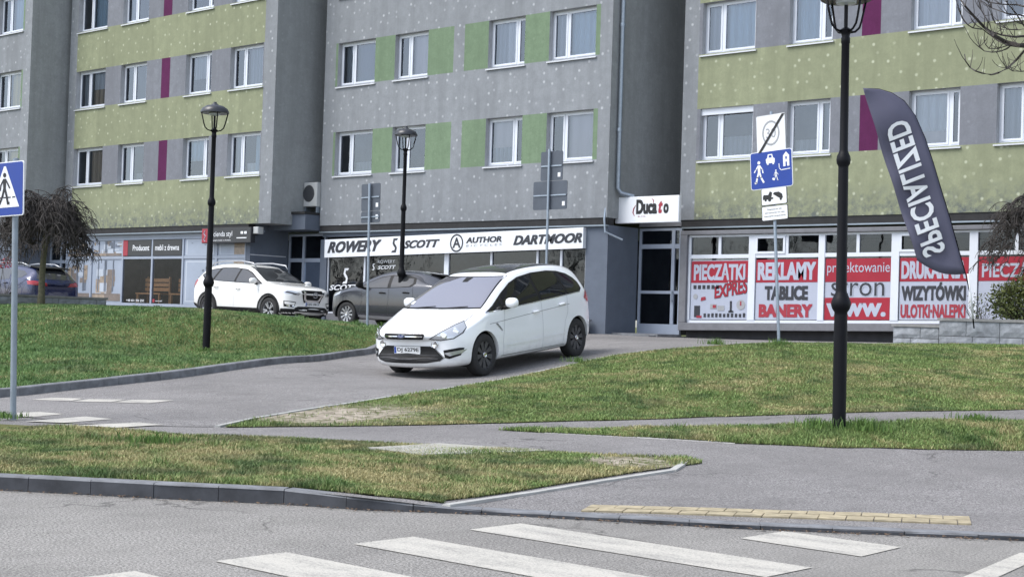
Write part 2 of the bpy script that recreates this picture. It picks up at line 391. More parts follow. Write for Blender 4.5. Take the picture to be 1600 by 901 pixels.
# ---- measured outlines of the place, in metres
CTRL = [(-10.43,-24.83,0.100),(-9.40,-24.09,0.100),(-8.51,-23.48,0.100),(-7.81,-23.39,0.090),(-7.38,-23.10,0.040),(-6.29,-22.18,0.030),(-5.18,-21.40,0.030),(-4.14,-20.55,0.030),(-15.32,-22.08,0.120),(-13.00,-21.15,0.120),(-11.47,-20.08,0.120),(-9.44,-19.52,0.120),(-8.02,-18.90,0.110),(-7.62,-16.86,0.170),(-6.37,-15.10,0.180),(-13.46,-20.46,0.120),(-12.66,-18.99,0.130),(-11.55,-17.62,0.180),(-10.76,-16.13,0.220),(-9.75,-14.82,0.290),(-9.26,-13.90,0.330),(-8.06,-10.97,0.400),(-8.22,-15.79,0.370),(-7.01,-14.46,0.370),(-18.38,-20.35,0.150),(-19.02,-18.46,0.250),(-19.79,-16.17,0.360),(-20.69,-13.41,0.520),(-22.59,-9.58,0.640),(-14.93,-16.48,0.300),(-16.00,-13.20,0.420),(-16.81,-8.97,0.840),(-14.98,-7.89,1.080),(-24.41,-12.44,0.660),(-22.82,-16.02,0.520),(-22.76,-17.66,0.410),(-24.29,-10.41,1.020),(-27.45,-13.82,1.010),(-26.32,-11.58,1.220),(-14.65,-6.52,1.140),(-14.61,-1.81,1.160),(-12.32,-0.62,1.250),(-13.13,-12.94,0.535),(-11.75,-11.57,0.640),(-10.78,-9.37,0.720),(-10.00,-6.26,0.790),(-33.21,-12.05,1.364),(-30.63,-8.44,1.351),(-28.04,-7.49,1.271),(-25.66,-6.72,1.160),(-17.22,-12.03,0.450),(-17.54,-9.22,0.780),(-18.85,-12.20,0.440),(-19.15,-9.40,0.740),(-24.00,0.00,1.150),(-29.00,-3.50,1.150),(-32.00,-3.50,1.150),(-36.50,-3.00,1.200),(-42.00,-3.50,1.300),(-48.00,-4.50,1.350),(-22.00,0.50,1.130),(-20.00,-1.50,1.130),(-16.00,0.80,1.200),(-12.00,1.00,1.250),(-24.00,-5.00,1.080),(-22.00,-4.00,1.080),(-40.00,-1.30,1.350),(-47.00,-1.30,1.400),(-60.00,-6.00,1.500),(-60.00,-20.00,0.900),(-5.00,2.00,1.200),(-5.00,-10.00,0.550),(0.00,-5.00,0.800),(-25.00,-20.00,0.200),(-30.00,-25.00,0.100),(-35.00,-17.00,0.800),(-20.00,10.00,1.150),(-50.00,10.00,1.300)]
MAIN_KERB = [(-10.30,-24.90),(-9.95,-24.66),(-9.23,-24.21),(-8.36,-23.60),(-7.88,-23.40),(-7.45,-23.03),(-7.10,-22.77),(-6.65,-22.48),(-6.18,-22.22),(-5.71,-21.94),(-5.12,-21.50),(-4.60,-21.09),(-4.07,-20.72)]
FRONT_BACK = [(-14.62,-22.47),(-13.58,-21.96),(-12.55,-21.49),(-11.87,-20.94),(-11.09,-20.44),(-10.29,-20.02),(-9.37,-19.61),(-8.69,-19.14),(-8.22,-18.79)]
FRONT_EDGE = [(-7.84,-19.02),(-7.82,-20.10),(-7.72,-21.14),(-7.59,-22.10),(-7.48,-23.00)]
LEFT_KERB = [(-18.38,-20.35),(-18.70,-19.29),(-19.03,-18.12),(-19.44,-16.91),(-19.95,-15.67),(-20.34,-14.48),(-20.87,-13.10),(-22.16,-10.84),(-22.61,-9.46)]
RIGHT_EDGE = [(-13.41,-20.55),(-14.13,-19.38),(-14.51,-18.03),(-14.89,-16.28),(-15.41,-14.70),(-16.00,-13.20),(-16.48,-11.54),(-16.57,-10.38),(-16.72,-9.08),(-15.97,-8.31),(-15.09,-7.73)]
TOE = [(-13.29,-20.50),(-13.05,-19.79),(-12.66,-18.99),(-12.18,-18.26),(-11.70,-17.43),(-11.38,-16.61),(-10.96,-15.86),(-10.55,-15.05),(-9.68,-13.71),(-8.91,-12.50),(-8.16,-10.74)]
STRIP_TOP = [(-11.25,-18.19),(-10.68,-17.48),(-10.22,-16.86),(-9.24,-16.36),(-8.36,-16.01),(-7.95,-15.48),(-7.13,-13.27)]
STRIP_BOT = [(-6.37,-15.10),(-7.00,-16.10),(-7.72,-16.85),(-8.55,-17.43),(-9.37,-17.66),(-10.69,-18.04)]
SLAB = [(-10.48,-20.94),(-10.43,-20.01),(-9.32,-19.54),(-9.54,-20.26),(-9.75,-20.92)]
TACT = [(-6.89,-21.98),(-4.79,-20.00),(-4.57,-20.45),(-6.75,-22.29)]
CW0 = [(-6.73,-22.98),(-4.42,-22.93),(-4.44,-23.49),(-6.72,-23.50)]
CW1 = [(-6.75,-24.04),(-4.79,-23.93),(-4.95,-24.57),(-6.68,-24.56)]
CW2 = [(-6.74,-25.09),(-5.51,-24.97),(-5.39,-25.56),(-6.67,-25.56)]
CW3 = [(-6.72,-25.97),(-5.92,-25.88),(-5.74,-26.38),(-6.67,-26.44)]
CW4 = [(-5.37,-21.74),(-4.48,-21.74),(-4.45,-22.34),(-5.37,-22.30)]
LINE_R = [(-3.79,-21.40),(-3.56,-21.97),(-3.63,-22.45),(-3.71,-22.00)]
LZ0 = [(-17.80,-20.22),(-17.92,-19.86),(-17.48,-19.64),(-17.28,-19.96)]
LZ1 = [(-17.21,-19.99),(-17.37,-19.62),(-17.00,-19.30),(-16.79,-19.66)]
LZ2 = [(-16.75,-19.66),(-16.91,-19.26),(-16.47,-18.89),(-16.33,-19.42)]
LZ3 = [(-16.04,-21.45),(-15.98,-21.18),(-15.58,-21.11),(-15.39,-21.55),(-15.46,-21.79)]
LZ4 = [(-14.85,-22.03),(-15.14,-21.10),(-14.69,-21.02),(-14.48,-21.78)]
LZ5 = [(-14.12,-21.82),(-14.18,-21.02),(-13.80,-20.94),(-13.69,-21.65)]
LAMP1 = (-24.02,-12.73,0.65)
LAMP2 = (-26.02,-5.43,1.17)
LAMP3 = (-8.06,-16.10,0.37)
SIGN_L = (-15.19,-21.99,0.09)
POST_A = (-25.34,-7.10,1.25)
POST_B = (-21.90,-4.73,1.18)
POST_C = (-14.29,-7.09,1.15)
TREE_L = (-32.86,-11.08,1.45)
TREE_R = (-12.21,0.47,1.81)
BUSH = (-12.58,-0.52,1.82)
FLAG_BASE = (-13.04,-1.46,1.78)
FLAG_TOP = (-14.78,-3.14,6.49)
FLAG_BR = (-13.20,-1.63,2.70)
FLAG_BL = (-13.87,-2.23,2.94)
WALL_L0 = (-32.72,-13.62,1.33)
WALL_L1 = (-33.40,-8.89,1.48)
FLAG_EDGE = [(-2.440,4.726),(-2.107,4.724),(-1.839,4.652),(-1.568,4.488),(-1.332,4.189),(-1.117,3.730),(-0.928,3.204),(-0.736,2.611),(-0.559,2.085),(-0.380,1.492),(-0.203,0.925)]
FLAG_LEFT = [(-2.440,4.726),(-1.222,1.172),(-0.786,0.867),(-0.203,0.925)]
FLAG_TEXT = [(-1.090,1.216),(-1.977,3.956),(-0.670,1.389)]
# ------------------------------------------------------------------ terrain
_c = np.array(CTRL); _P = _c[:, :2]; _n = len(_P)
_r = np.linalg.norm(_P[:, None]-_P[None], axis=2)
_K = np.where(_r > 0, _r*_r*np.log(_r+1e-9), 0)+.02*np.eye(_n); _Pm = np.c_[np.ones(_n), _P]
_w = np.linalg.solve(np.block([[_K, _Pm], [_Pm.T, np.zeros((3, 3))]]), np.r_[_c[:, 2], 0, 0, 0])
def H(X, Y):
    """height of the made ground (driveway, lawns, forecourt) above the street"""
    X = np.asarray(X, float); Y = np.asarray(Y, float)
    r = np.sqrt((X[..., None]-_c[:, 0])**2+(Y[..., None]-_c[:, 1])**2)+1e-9
    z = (r*r*np.log(r)*_w[:_n]).sum(-1)+_w[-3]+_w[-2]*X+_w[-1]*Y
    return np.clip(z, .02, 1.6)
def h1(x, y): return float(H(np.array([x]), np.array([y]))[0])
def resample(pts, step):
    pts = [np.array(p, float) for p in pts]; out = [pts[0]]; acc = 0.
    seg = []
    for a, b in zip(pts[:-1], pts[1:]):
        n = max(1, int(math.ceil(np.linalg.norm(b-a)/step)))
        out += [a+(b-a)*(i+1)/n for i in range(n)]
    return out
def arc_resample(pts, step):
    """points at equal arc length"""
    p = np.array(pts, float); d = np.r_[0, np.cumsum(np.linalg.norm(np.diff(p, axis=0), axis=1))]
    n = max(1, int(round(d[-1]/step))); t = np.linspace(0, d[-1], n+1)
    return np.c_[np.interp(t, d, p[:, 0]), np.interp(t, d, p[:, 1])]
def sheet(name, poly, off, mat, step=.6, zfun=None, skirt=0., kind='structure', attr=None):
    poly = [tuple(p) for p in resample(list(poly)+[poly[0]], step)[:-1]]
    xs = [p[0] for p in poly]; ys = [p[1] for p in poly]
    gx, gy = np.meshgrid(np.arange(min(xs)+step/2, max(xs), step), np.arange(min(ys)+step/2, max(ys), step))
    g = np.c_[gx.ravel(), gy.ravel()]; g = g[in_poly(g[:, 0], g[:, 1], poly)]
    n = len(poly); vs = [Vector(p) for p in poly]+[Vector(p) for p in g]
    r = delaunay_2d_cdt(vs, [(i, (i+1) % n) for i in range(n)], [], 1, 1e-4)
    X = np.array([v.x for v in r[0]]); Y = np.array([v.y for v in r[0]])
    Z = (zfun(X, Y) if zfun else H(X, Y))+off
    V = list(zip(X, Y, Z)); F = [tuple(f) for f in r[2]]
    o = link_mesh(name, V, F, mat, smooth=True)
    bm = bmesh.new(); bm.from_mesh(o.data); bmesh.ops.recalc_face_normals(bm, faces=bm.faces)
    if sum(f.normal.z for f in bm.faces) < 0: bmesh.ops.reverse_faces(bm, faces=bm.faces)
    bm.to_mesh(o.data); bm.free()
    if attr:
        a = o.data.attributes.new('bare', 'FLOAT', 'POINT'); co = np.array([v.co for v in o.data.vertices])
        a.data.foreach_set('value', attr(co[:, 0], co[:, 1]).astype(np.float32))
    return tag(o, kind=kind)

# base ground reaching the horizon
def base_z(X, Y):
    d = np.hypot(X+22, Y+12); k = np.clip((d-40)/60, 0, 1)
    side = np.clip((Y+24-(X+10)*.66)/3+.3, 0, 1)         # the street side lies low
    return (np.clip(H(X, Y)-.14, -.05, 1.4))*(1-k)*side+.0*k-.06
gxs = np.unique(np.r_[np.linspace(-1500, -110, 12), np.linspace(-110, 70, 61), np.linspace(70, 1500, 12)])
gys = np.unique(np.r_[np.linspace(-1500, -80, 12), np.linspace(-80, 40, 41), np.linspace(40, 1500, 12)])
GX, GY = np.meshgrid(gxs, gys); GZ = base_z(GX, GY)
gv = np.c_[GX.ravel(), GY.ravel(), GZ.ravel()]; nx = len(gxs)
gf = [(j*nx+i, j*nx+i+1, (j+1)*nx+i+1, (j+1)*nx+i) for j in range(len(gys)-1) for i in range(nx-1)]
a = link_mesh('ground', gv, gf, 'lawn_soil', smooth=True); tag(a, kind='structure')

zero = lambda X, Y: np.zeros_like(X)
KL = [(-60, -57.5), (-30, -38.0), (-14.0, -27.4), (-11.6, -25.8)]
KR = [(-2.6, -19.55), (-0.6, -17.7), (4, -13), (14, -2)]
KERB = KL+MAIN_KERB+KR
sheet('main_road', KERB+[(40, 10), (60, -60), (0, -90), (-60, -80)], 0., 'asphalt_road', 2.0, zero)
PAVE = KERB+[(14, 6), (-12, 7), (-60, 7), (-70, -20), (-66, -50)]
sheet('pavement', PAVE, .0, 'asphalt_path', .5)
DRIVE = [(-18.15, -20.9)]+LEFT_KERB+[(-23.6, -7.3), (-25, -6.3), (-31, -6.6), (-44, -7.0), (-60, -8), (-60, 3), (-12, 3), (-12, -.4), (-15.2, -.4), (-15.4, -5.5)]+RIGHT_EDGE[::-1]+[(-13.6, -20.9), (-14.4, -21.7), (-17.4, -21.6)]
sheet('driveway', DRIVE, .006, 'asphalt_drive', .5)

off_ = lambda P, dx, dy: [(x+dx, y+dy) for x, y in P]
FRONT = [(-16.2, -22.6)]+FRONT_BACK+[(-7.95, -18.93)]+off_(FRONT_EDGE[1:-1], -.09, 0)+[(-7.62, -22.85)]+off_(MAIN_KERB[5::-1], -.09, .135)+[(-12.1, -25.86), (-15.5, -25.4)]
# pull the kerb side in by the kerb width
LEFT = off_(LEFT_KERB, -.15, .02)+[(-23.6, -7.6), (-25, -6.6), (-31, -6.9), (-44, -7.4), (-58, -8.4), (-58, -30), (-30, -30), (-20.5, -25.0), (-18.45, -22.4)]
RIGHT = off_(RIGHT_EDGE[1:], .09, 0)+[(-14.9, -5.2), (-15.0, -.72), (-8.2, -.72), (-5, -4), (-6.4, -7.6)]+TOE[::-1]
STRIP = STRIP_TOP+[(-6.2, -9.2), (-4.2, -11.6)]+STRIP_BOT
def bare_right(X, Y):
    a = np.exp(-(((X+13.7)/.75)**2+((Y+18.5)/1.15)**2)); return np.clip(a*1.6, 0, 1)
def bare_front(X, Y):
    a = np.exp(-(((X+8.35)/.5)**2+((Y+19.55)/.5)**2)); return np.clip(a*1.3, 0, 1)
none = lambda X, Y: np.zeros_like(X)
sheet('front_lawn', FRONT, .014, 'lawn_soil', .3, attr=bare_front)
sheet('left_lawn', LEFT, .05, 'lawn_soil', .5, attr=none)
sheet('right_lawn', RIGHT, .014, 'lawn_soil', .3, attr=bare_right)
sheet('path_verge', STRIP, .014, 'lawn_soil', .3, attr=none)

# ---- kerbs: every stone on its own
def kerb_run(name, label, pts, step, width, htop, hbot, mat, side=1, group=None, gap=.006, piece='kerb_stone', depth=.25, cham=.012, face=None):
    P = arc_resample(pts, step)
    root = thing(name, (P[0][0], P[0][1], 0), None, None); tag(root, kind='structure')
    for i in range(len(P)-1):
        a, b = P[i], P[i+1]; d = (b-a)/np.linalg.norm(b-a); nrm = np.array([-d[1], d[0]])*side
        L = np.linalg.norm(b-a)-gap; za, zb = htop(*a)+random.uniform(-.003, .003), htop(*b)+random.uniform(-.003, .003)
        z0 = min(hbot(*a), hbot(*b))-depth; q = a+nrm*random.uniform(-.004, .004)
        vs = []
        for (t, zt) in ((0, za), (L, zb)):
            for (k, z) in ((0, z0), (0, zt-cham), (cham, zt), (width, zt), (width, z0)):
                p = q+d*t+nrm*k; vs.append((p[0], p[1], z))
        fs = [(i2, i2+1, i2+6, i2+5) for i2 in range(4)]+[(0,5,9,4), (0,4,3,2,1), (5,6,7,8,9)]
        kb = MB().add(vs, fs)
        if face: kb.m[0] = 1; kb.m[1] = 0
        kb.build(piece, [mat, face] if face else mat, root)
    return root
def main_top(x, y):   # drops to a flush kerb at the crossing
    t = np.clip((x+8.25)/(8.25-7.35), 0, 1); return .115-(.115-.035)*t
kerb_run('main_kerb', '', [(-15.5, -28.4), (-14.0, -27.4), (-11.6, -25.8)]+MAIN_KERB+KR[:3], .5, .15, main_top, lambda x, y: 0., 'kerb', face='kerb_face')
kerb_run('driveway_kerb', '', [(-20.2, -24.6), (-18.6, -22.3)]+LEFT_KERB+[(-23.6, -7.5), (-24.2, -7.0)], 1.0, .15, lambda x, y: h1(x, y)+.12, h1, 'kerb', side=1)
kerb_run('driveway_edging', '', RIGHT_EDGE, 1.0, .07, lambda x, y: h1(x, y)+.022, h1, 'edging', side=-1, piece='edging_stone')
kerb_run('lawn_edging', '', [(-8.23, -18.78), (-7.83, -19.04)]+FRONT_EDGE[1:], 1.0, .075, lambda x, y: h1(x, y)+.018, h1, 'edging', side=1, piece='edging_stone')
kerb_run('path_edging', '', STRIP_BOT[::-1][:3], 1.0, .06, lambda x, y: h1(x, y)+.012, h1, 'edging', side=1, piece='edging_stone')

# ---- tactile strip: two rows of buff tiles
A, B, Cc, D = [np.array(p) for p in TACT]
tp = thing('tactile_paving', (A[0], A[1], h1(*A)), 'two rows of buff tactile tiles set along the flush kerb', 'paving')
NT_ = 14
for row in range(2):
    for i in range(NT_):
        u0, u1 = (i+(.5 if row else 0))/NT_, (i+1+(.5 if row else 0))/NT_
        u1 = min(u1, 1.0)
        if u0 >= 1: continue
        if row and i == 0:
            segs = [(0, .5/NT_), (u0, u1)]
        else: segs = [(u0, u1)]
        for (s0, s1) in segs:
            def pt(u, v):
                top = A+(B-A)*u; bot = D+(Cc-D)*u; return top+(bot-top)*v
            v0, v1 = row*.5+.02, row*.5+.48; e = .004/2.8
            q = [pt(s0+e, v0), pt(s1-e, v0), pt(s1-e, v1), pt(s0+e, v1)]
            zz = [h1(*p)+.012+random.uniform(-.002, .002) for p in q]
            vs = [(p[0], p[1], z) for p, z in zip(q, zz)]+[(p[0], p[1], z-.03) for p, z in zip(q, zz)]
            MB().add(vs, [(0,1,2,3), (0,4,5,1), (1,5,6,2), (2,6,7,3), (3,7,4,0)]).build('tile', 'tactile', tp)
# ---- concrete slab in the front lawn (manhole surround)
vs = [(x, y, h1(x, y)+.035) for x, y in SLAB]+[(x, y, h1(x, y)-.05) for x, y in SLAB]
n = len(SLAB)
sl = MB().add(vs, [tuple(range(n-1, -1, -1))]+[(i, (i+1) % n, n+(i+1) % n, n+i) for i in range(n)]).build('concrete_slab', 'slab')
tag(sl, 'pale flat concrete slab sunk in the front grass', 'slab')
# ---- painted markings
def marking(name, poly, zf, label, cat, group):
    o = sheet(name, poly, zf[1], 'road_paint', .4, zf[0], kind=None); tag(o, label, cat, group); return o
names = ['first stripe, beside the pavement kerb', 'second stripe from the kerb', 'third stripe from the kerb', 'fourth stripe, cut by the lower picture edge', 'fifth stripe, nearest the camera']
for i in range(4):
    y1 = -22.98-1.05*i
    marking('crosswalk_stripe', [(-6.73, y1), (-4.43, y1), (-4.43, y1-.52), (-6.73, y1-.52)], (zero, .005), 'white long crossing stripe on the street, '+names[i], 'road marking', 'crossing stripes on the street')
marking('crosswalk_stripe', CW4, (zero, .005), 'short white crossing stripe on the street touching the right kerb', 'road marking', 'crossing stripes on the street')
marking('edge_line', [(-3.86, -21.3), (-3.70, -21.3), (-3.52, -22.6), (-3.68, -22.6)], (zero, .005), 'white painted line at the lower right corner of the street', 'road marking', None)
ln = ['far left', 'far middle', 'far right', 'near left', 'near middle', 'near right']
for i, q in enumerate((LZ0, LZ1, LZ2, LZ3, LZ4, LZ5)):
    marking('driveway_stripe', q, (None, .011), 'white painted mark across the driveway mouth, '+ln[i]+' one of six', 'road marking', 'crossing marks on the driveway')

# ---- grass
def vnoise(X, Y, s, seed):
    g = np.random.default_rng(seed).random((64, 64)); x = X/s; y = Y/s
    i = np.floor(x).astype(int); j = np.floor(y).astype(int); fx = x-i; fy = y-j; fx = fx*fx*(3-2*fx); fy = fy*fy*(3-2*fy)
    G_ = lambda a, b: g[a % 64, b % 64]
    return (G_(i, j)*(1-fx)+G_(i+1, j)*fx)*(1-fy)+(G_(i, j+1)*(1-fx)+G_(i+1, j+1)*fx)*fy
def grass(name, poly, count, hgt, off, dry, label, bare=None, xr=None, tufts=0, lush=0., wid=1., fmax=70):
    xs = [p[0] for p in poly]; ys = [p[1] for p in poly]; x0, x1, y0, y1 = min(xs), max(xs), min(ys), max(ys)
    if xr: x0, x1, y0, y1 = max(x0, xr[0]), min(x1, xr[1]), max(y0, xr[2]), min(y1, xr[3])
    got = []; tot = 0
    while tot < count:
        X = rng.uniform(x0, x1, count); Y = rng.uniform(y0, y1, count); k = in_poly(X, Y, poly)
        D = np.hypot(X-CAM.x, Y-CAM.y)
        k &= rng.random(count) < np.clip((14./D)**1.2, .05, 1)
        dens = .45+.8*vnoise(X, Y, .5, 3)*vnoise(X, Y, .17, 8)*2
        if bare is not None: dens = dens*(1-.97*np.clip(bare(X, Y)*1.25, 0, 1))
        k &= rng.random(count) < dens
        got.append(np.c_[X, Y][k]); tot += k.sum()
    P = np.vstack(got)[:count]
    if tufts:
        T = P[rng.integers(0, len(P), tufts)]; m = 90
        P = np.vstack([P, (T[:, None]+rng.normal(0, .07, (tufts, m, 2))).reshape(-1, 2)])
        boost = np.r_[np.ones(count), np.repeat(rng.uniform(1.3, 2.2, tufts), m)]; isT = np.r_[np.zeros(count), np.ones(tufts*m)]
    else: boost = np.ones(count); isT = np.zeros(count)
    P_in = in_poly(P[:, 0], P[:, 1], poly); P = P[P_in]; boost = boost[P_in]; isT = isT[P_in]
    n = len(P); Z = np.empty(n)
    for i in range(0, n, 20000): Z[i:i+20000] = H(P[i:i+20000, 0], P[i:i+20000, 1])
    Z += off
    D = np.hypot(P[:, 0]-CAM.x, P[:, 1]-CAM.y)
    pn = vnoise(P[:, 0], P[:, 1], .9, 21)*.4+vnoise(P[:, 0], P[:, 1], .28, 22)*.35+vnoise(P[:, 0], P[:, 1], .11, 23)*.25; dk = vnoise(P[:, 0], P[:, 1], .45, 41)*.6+vnoise(P[:, 0], P[:, 1], .16, 42)*.4
    hh = hgt*rng.uniform(.45, 1.15, n)*boost*(.6+.8*vnoise(P[:, 0], P[:, 1], .6, 31))
    ww = wid*(.0028+.00014*D)*rng.uniform(.7, 1.3, n)
    th = rng.uniform(0, 2*pi, n); le = hh*rng.uniform(.15, 1.0, n); la = rng.uniform(0, 2*pi, n)
    b = np.c_[P, Z-.01]; w = np.c_[np.cos(th)*ww, np.sin(th)*ww, np.zeros(n)]
    mid = b+np.c_[np.cos(la)*le*.35, np.sin(la)*le*.35, hh*.62]; tip = b+np.c_[np.cos(la)*le, np.sin(la)*le, hh]
    V = np.stack([b-w, b+w, mid+w*.6, mid-w*.6, tip], 1).reshape(-1, 3)
    base = np.arange(n)*5
    # quad + tri per blade
    loops = np.stack([base, base+1, base+2, base+3, base+3, base+2, base+4], 1).ravel()
    starts = np.stack([np.arange(n)*7, np.arange(n)*7+4], 1).ravel(); tots = np.tile([4, 3], n)
    me = bpy.data.meshes.new(name); me.vertices.add(n*5); me.vertices.foreach_set('co', V.ravel().astype(np.float32))
    me.loops.add(len(loops)); me.loops.foreach_set('vertex_index', loops.astype(np.int32))
    me.polygons.add(n*2); me.polygons.foreach_set('loop_start', starts.astype(np.int32)); me.polygons.foreach_set('loop_total', tots.astype(np.int32))
    me.update(calc_edges=True)
    dr = np.clip((pn-.62+dry)*3.2+rng.normal(0, .28, n), 0, 1)*(1-isT*.8); br = (rng.random(n)**1.3)[:, None]  # br: random blade tone, spread wide to paint in highlights on single blades
    green = np.array([.065, .110, .027])*(1-br)+np.array([.29, .40, .140])*br
    green = green*(1-.35*lush)+np.array([.07, .20, .075])*.35*lush
    straw = np.array([.24, .205, .09])*(1-br)+np.array([.56, .50, .27])*br
    c = green*(1-dr[:, None])+straw*dr[:, None]
    dk = np.clip((dk-.5)*3.2, 0, 1)[:, None]; c = c*(1-.65*dk)+np.array([.038, .078, .032])*.65*dk          # darker clumps of coarser grass
    c = c*(1-isT[:, None]*.45)+np.array([.06, .13, .03])*isT[:, None]*.45
    C4 = np.repeat(np.c_[c, np.ones(n)], 5, axis=0)
    at = me.color_attributes.new('Col', 'FLOAT_COLOR', 'POINT'); at.data.foreach_set('color', C4.ravel().astype(np.float32))
    me.materials.append(MATS['grass_blade'])
    o = bpy.data.objects.new(name, me); col.objects.link(o)
    return tag(o, label, 'grass', kind='stuff')
grass('front_grass', [p for p in FRONT], 240000, .042, .014, .30, 'short patchy grass of the front verge behind the street kerb', bare_front, (-14, 0, -30, -10), 30)
grass('bank_grass', LEFT, 340000, .06, .05, .02, 'lush green grass on the bank left of the driveway', None, (-36, 0, -24, 0), 60, lush=1.)
grass('slope_grass', RIGHT, 290000, .042, .014, .14, 'short yellowish grass on the slope right of the driveway', bare_right, None, 45)
grass('verge_grass', STRIP, 90000, .055, .014, .16, 'grass strip between the two asphalt paths', None, None, 25)
# tall tufts at the foot of the posts and along the crest
def tuft_patch(name, spots, label):
    mb = []
    for (x, y, r, h, n) in spots:
        for _ in range(n):
            a = random.uniform(0, 2*pi); q = r*abs(random.gauss(0, .5)); px, py = x+q*cos(a), y+q*sin(a); z = h1(x, y)+.03
            la = random.uniform(0, 2*pi); hh = h*random.uniform(.4, 1.1); le = hh*random.uniform(.1, .7); w = random.uniform(.004, .008); th = random.uniform(0, pi)
            d = Vector((cos(th)*w, sin(th)*w, 0)); b = Vector((px, py, z)); m = b+Vector((cos(la)*le*.3, sin(la)*le*.3, hh*.65)); t = b+Vector((cos(la)*le, sin(la)*le, hh))
            mb.append((b-d, b+d, m+d*.6, m-d*.6, t))
    V = [v for q in mb for v in q]; F = []
    for i in range(len(mb)): F += [(5*i, 5*i+1, 5*i+2, 5*i+3), (5*i+3, 5*i+2, 5*i+4)]
    o = link_mesh(name, V, F, 'grass_blade')
    at = o.data.color_attributes.new('Col', 'FLOAT_COLOR', 'POINT'); cs = []
    for i in range(len(mb)):
        k = random.random(); cs += [(.06+.08*k, .12+.11*k, .03+.03*k, 1)]*5
    at.data.foreach_set('color', np.array(cs, np.float32).ravel())
    return tag(o, label, 'grass', kind='stuff')
tuft_patch('tall_grass', [(LAMP3[0]+.25, LAMP3[1]+.1, .35, .15, 420), (LAMP3[0]-.2, LAMP3[1]-.15, .3, .13, 220), (LAMP1[0]+.1, LAMP1[1]-.1, .3, .12, 150), (POST_C[0], POST_C[1], .3, .13, 160), (-15.2, -7.8, .3, .14, 160), (-16.55, -10.2, .3, .11, 140), (-15.2, -22.1, .35, .08, 200), (-7.3, -14.2, .35, .09, 200), (-11.9, -22.4, .5, .09, 320), (-25.0, -6.9, .4, .18, 200)], 'taller dark grass tufts round the posts and path edges')
# dry leaves in the gutter
lv = []; lf = []
for i in range(420):
    t = random.random(); k = random.random()
    p = arc_resample(MAIN_KERB, .05); q = p[int(t*(len(p)-1))]; x, y = q[0]+abs(random.gauss(0, .06))*.55+.01, q[1]-abs(random.gauss(0, .06))*.8-.01
    s = random.uniform(.008, .022); a = random.uniform(0, 2*pi); z = .008
    for j in range(4): lv.append((x+s*cos(a+j*pi/2)*(1 if j % 2 else .5), y+s*sin(a+j*pi/2)*(1 if j % 2 else .5), z+random.uniform(0, .012)))
    lf.append((4*i, 4*i+1, 4*i+2, 4*i+3))
tag(link_mesh('leaf_litter', lv, lf, 'leaf_dry'), 'brown leaf litter lying in the gutter along the street kerb', 'leaves', kind='stuff')
# ------------------------------------------------------------------ apartment blocks
YA, YB, YC, YD = -2.84, -1.42, 0.0, 1.42
ROWS = (5.81, 8.61, 11.41, 14.21); WH = 1.36; WALL0, WALL1 = 4.25, 17.2
BASE = 1.1
def make_wall(root, X0, X1, Y0, cols, style, depth=9.):
    R = .22; W = X1-X0
    xs = sorted(set([0, W]+[a for c in cols for a in c]+style['xs'])); zs = sorted(set([WALL0, WALL1]+[z for r in ROWS for z in (r, r+WH)]))
    mb = MB()
    for i in range(len(xs)-1):
        for j in range(len(zs)-1):
            x, z = (xs[i]+xs[i+1])/2, (zs[j]+zs[j+1])/2
            band = any(r < z < r+WH for r in ROWS)
            if band and any(a < x < b for a, b in cols): continue
            mi = style['mat'](x, band)
            mb.quad((X0+xs[i], Y0, zs[j]), (X0+xs[i+1], Y0, zs[j]), (X0+xs[i+1], Y0, zs[j+1]), (X0+xs[i], Y0, zs[j+1]), mi)
    for a, b in cols:                                             # reveals of every opening
        for r in ROWS:
            p = (X0+a, X0+b, Y0, Y0+R, r, r+WH)
            mb.quad((p[0], p[2], p[4]), (p[0], p[3], p[4]), (p[0], p[3], p[5]), (p[0], p[2], p[5]), 6)
            mb.quad((p[1], p[2], p[4]), (p[1], p[2], p[5]), (p[1], p[3], p[5]), (p[1], p[3], p[4]), 6)
            mb.quad((p[0], p[2], p[5]), (p[0], p[3], p[5]), (p[1], p[3], p[5]), (p[1], p[2], p[5]), 6)
            mb.quad((p[0], p[2], p[4]), (p[1], p[2], p[4]), (p[1], p[3], p[4]), (p[0], p[3], p[4]), 6)
    y1 = Y0+depth
    mb.quad((X1, Y0, WALL0), (X1, y1, WALL0), (X1, y1, WALL1), (X1, Y0, WALL1), 4)
    mb.quad((X0, Y0, WALL0), (X0, Y0, WALL1), (X0, y1, WALL1), (X0, y1, WALL0), 4)
    mb.quad((X0, y1, WALL0), (X0, y1, WALL1), (X1, y1, WALL1), (X1, y1, WALL0), 4)
    mb.quad((X0, Y0, WALL0), (X0, y1, WALL0), (X1, y1, WALL0), (X1, Y0, WALL0), 4)
    WM = ['wall_grey', 'wall_olive', 'wall_green', 'wall_purple', 'wall_dark', 'wall_plain', 'wall_reveal']
    o = mb.build('wall', WM, root)
    # normals: everything outwards; keep as built
    rf = MB().box(X0-.1, X1+.1, Y0-.12, y1+.1, WALL1, WALL1+.35).build('roof', 'bitumen', root)
    # rooms behind the windows: one closed dark shell
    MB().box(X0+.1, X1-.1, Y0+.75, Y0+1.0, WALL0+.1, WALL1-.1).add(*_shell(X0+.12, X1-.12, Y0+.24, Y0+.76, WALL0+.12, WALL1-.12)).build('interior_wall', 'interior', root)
    return o
def _shell(x0, x1, y0, y1, z0, z1):
    v = [(x, y, z) for z in (z0, z1) for y in (y0, y1) for x in (x0, x1)]
    return v, [(0,2,3,1), (4,5,7,6), (0,4,6,2), (1,3,7,5)]
WPROTO = {}
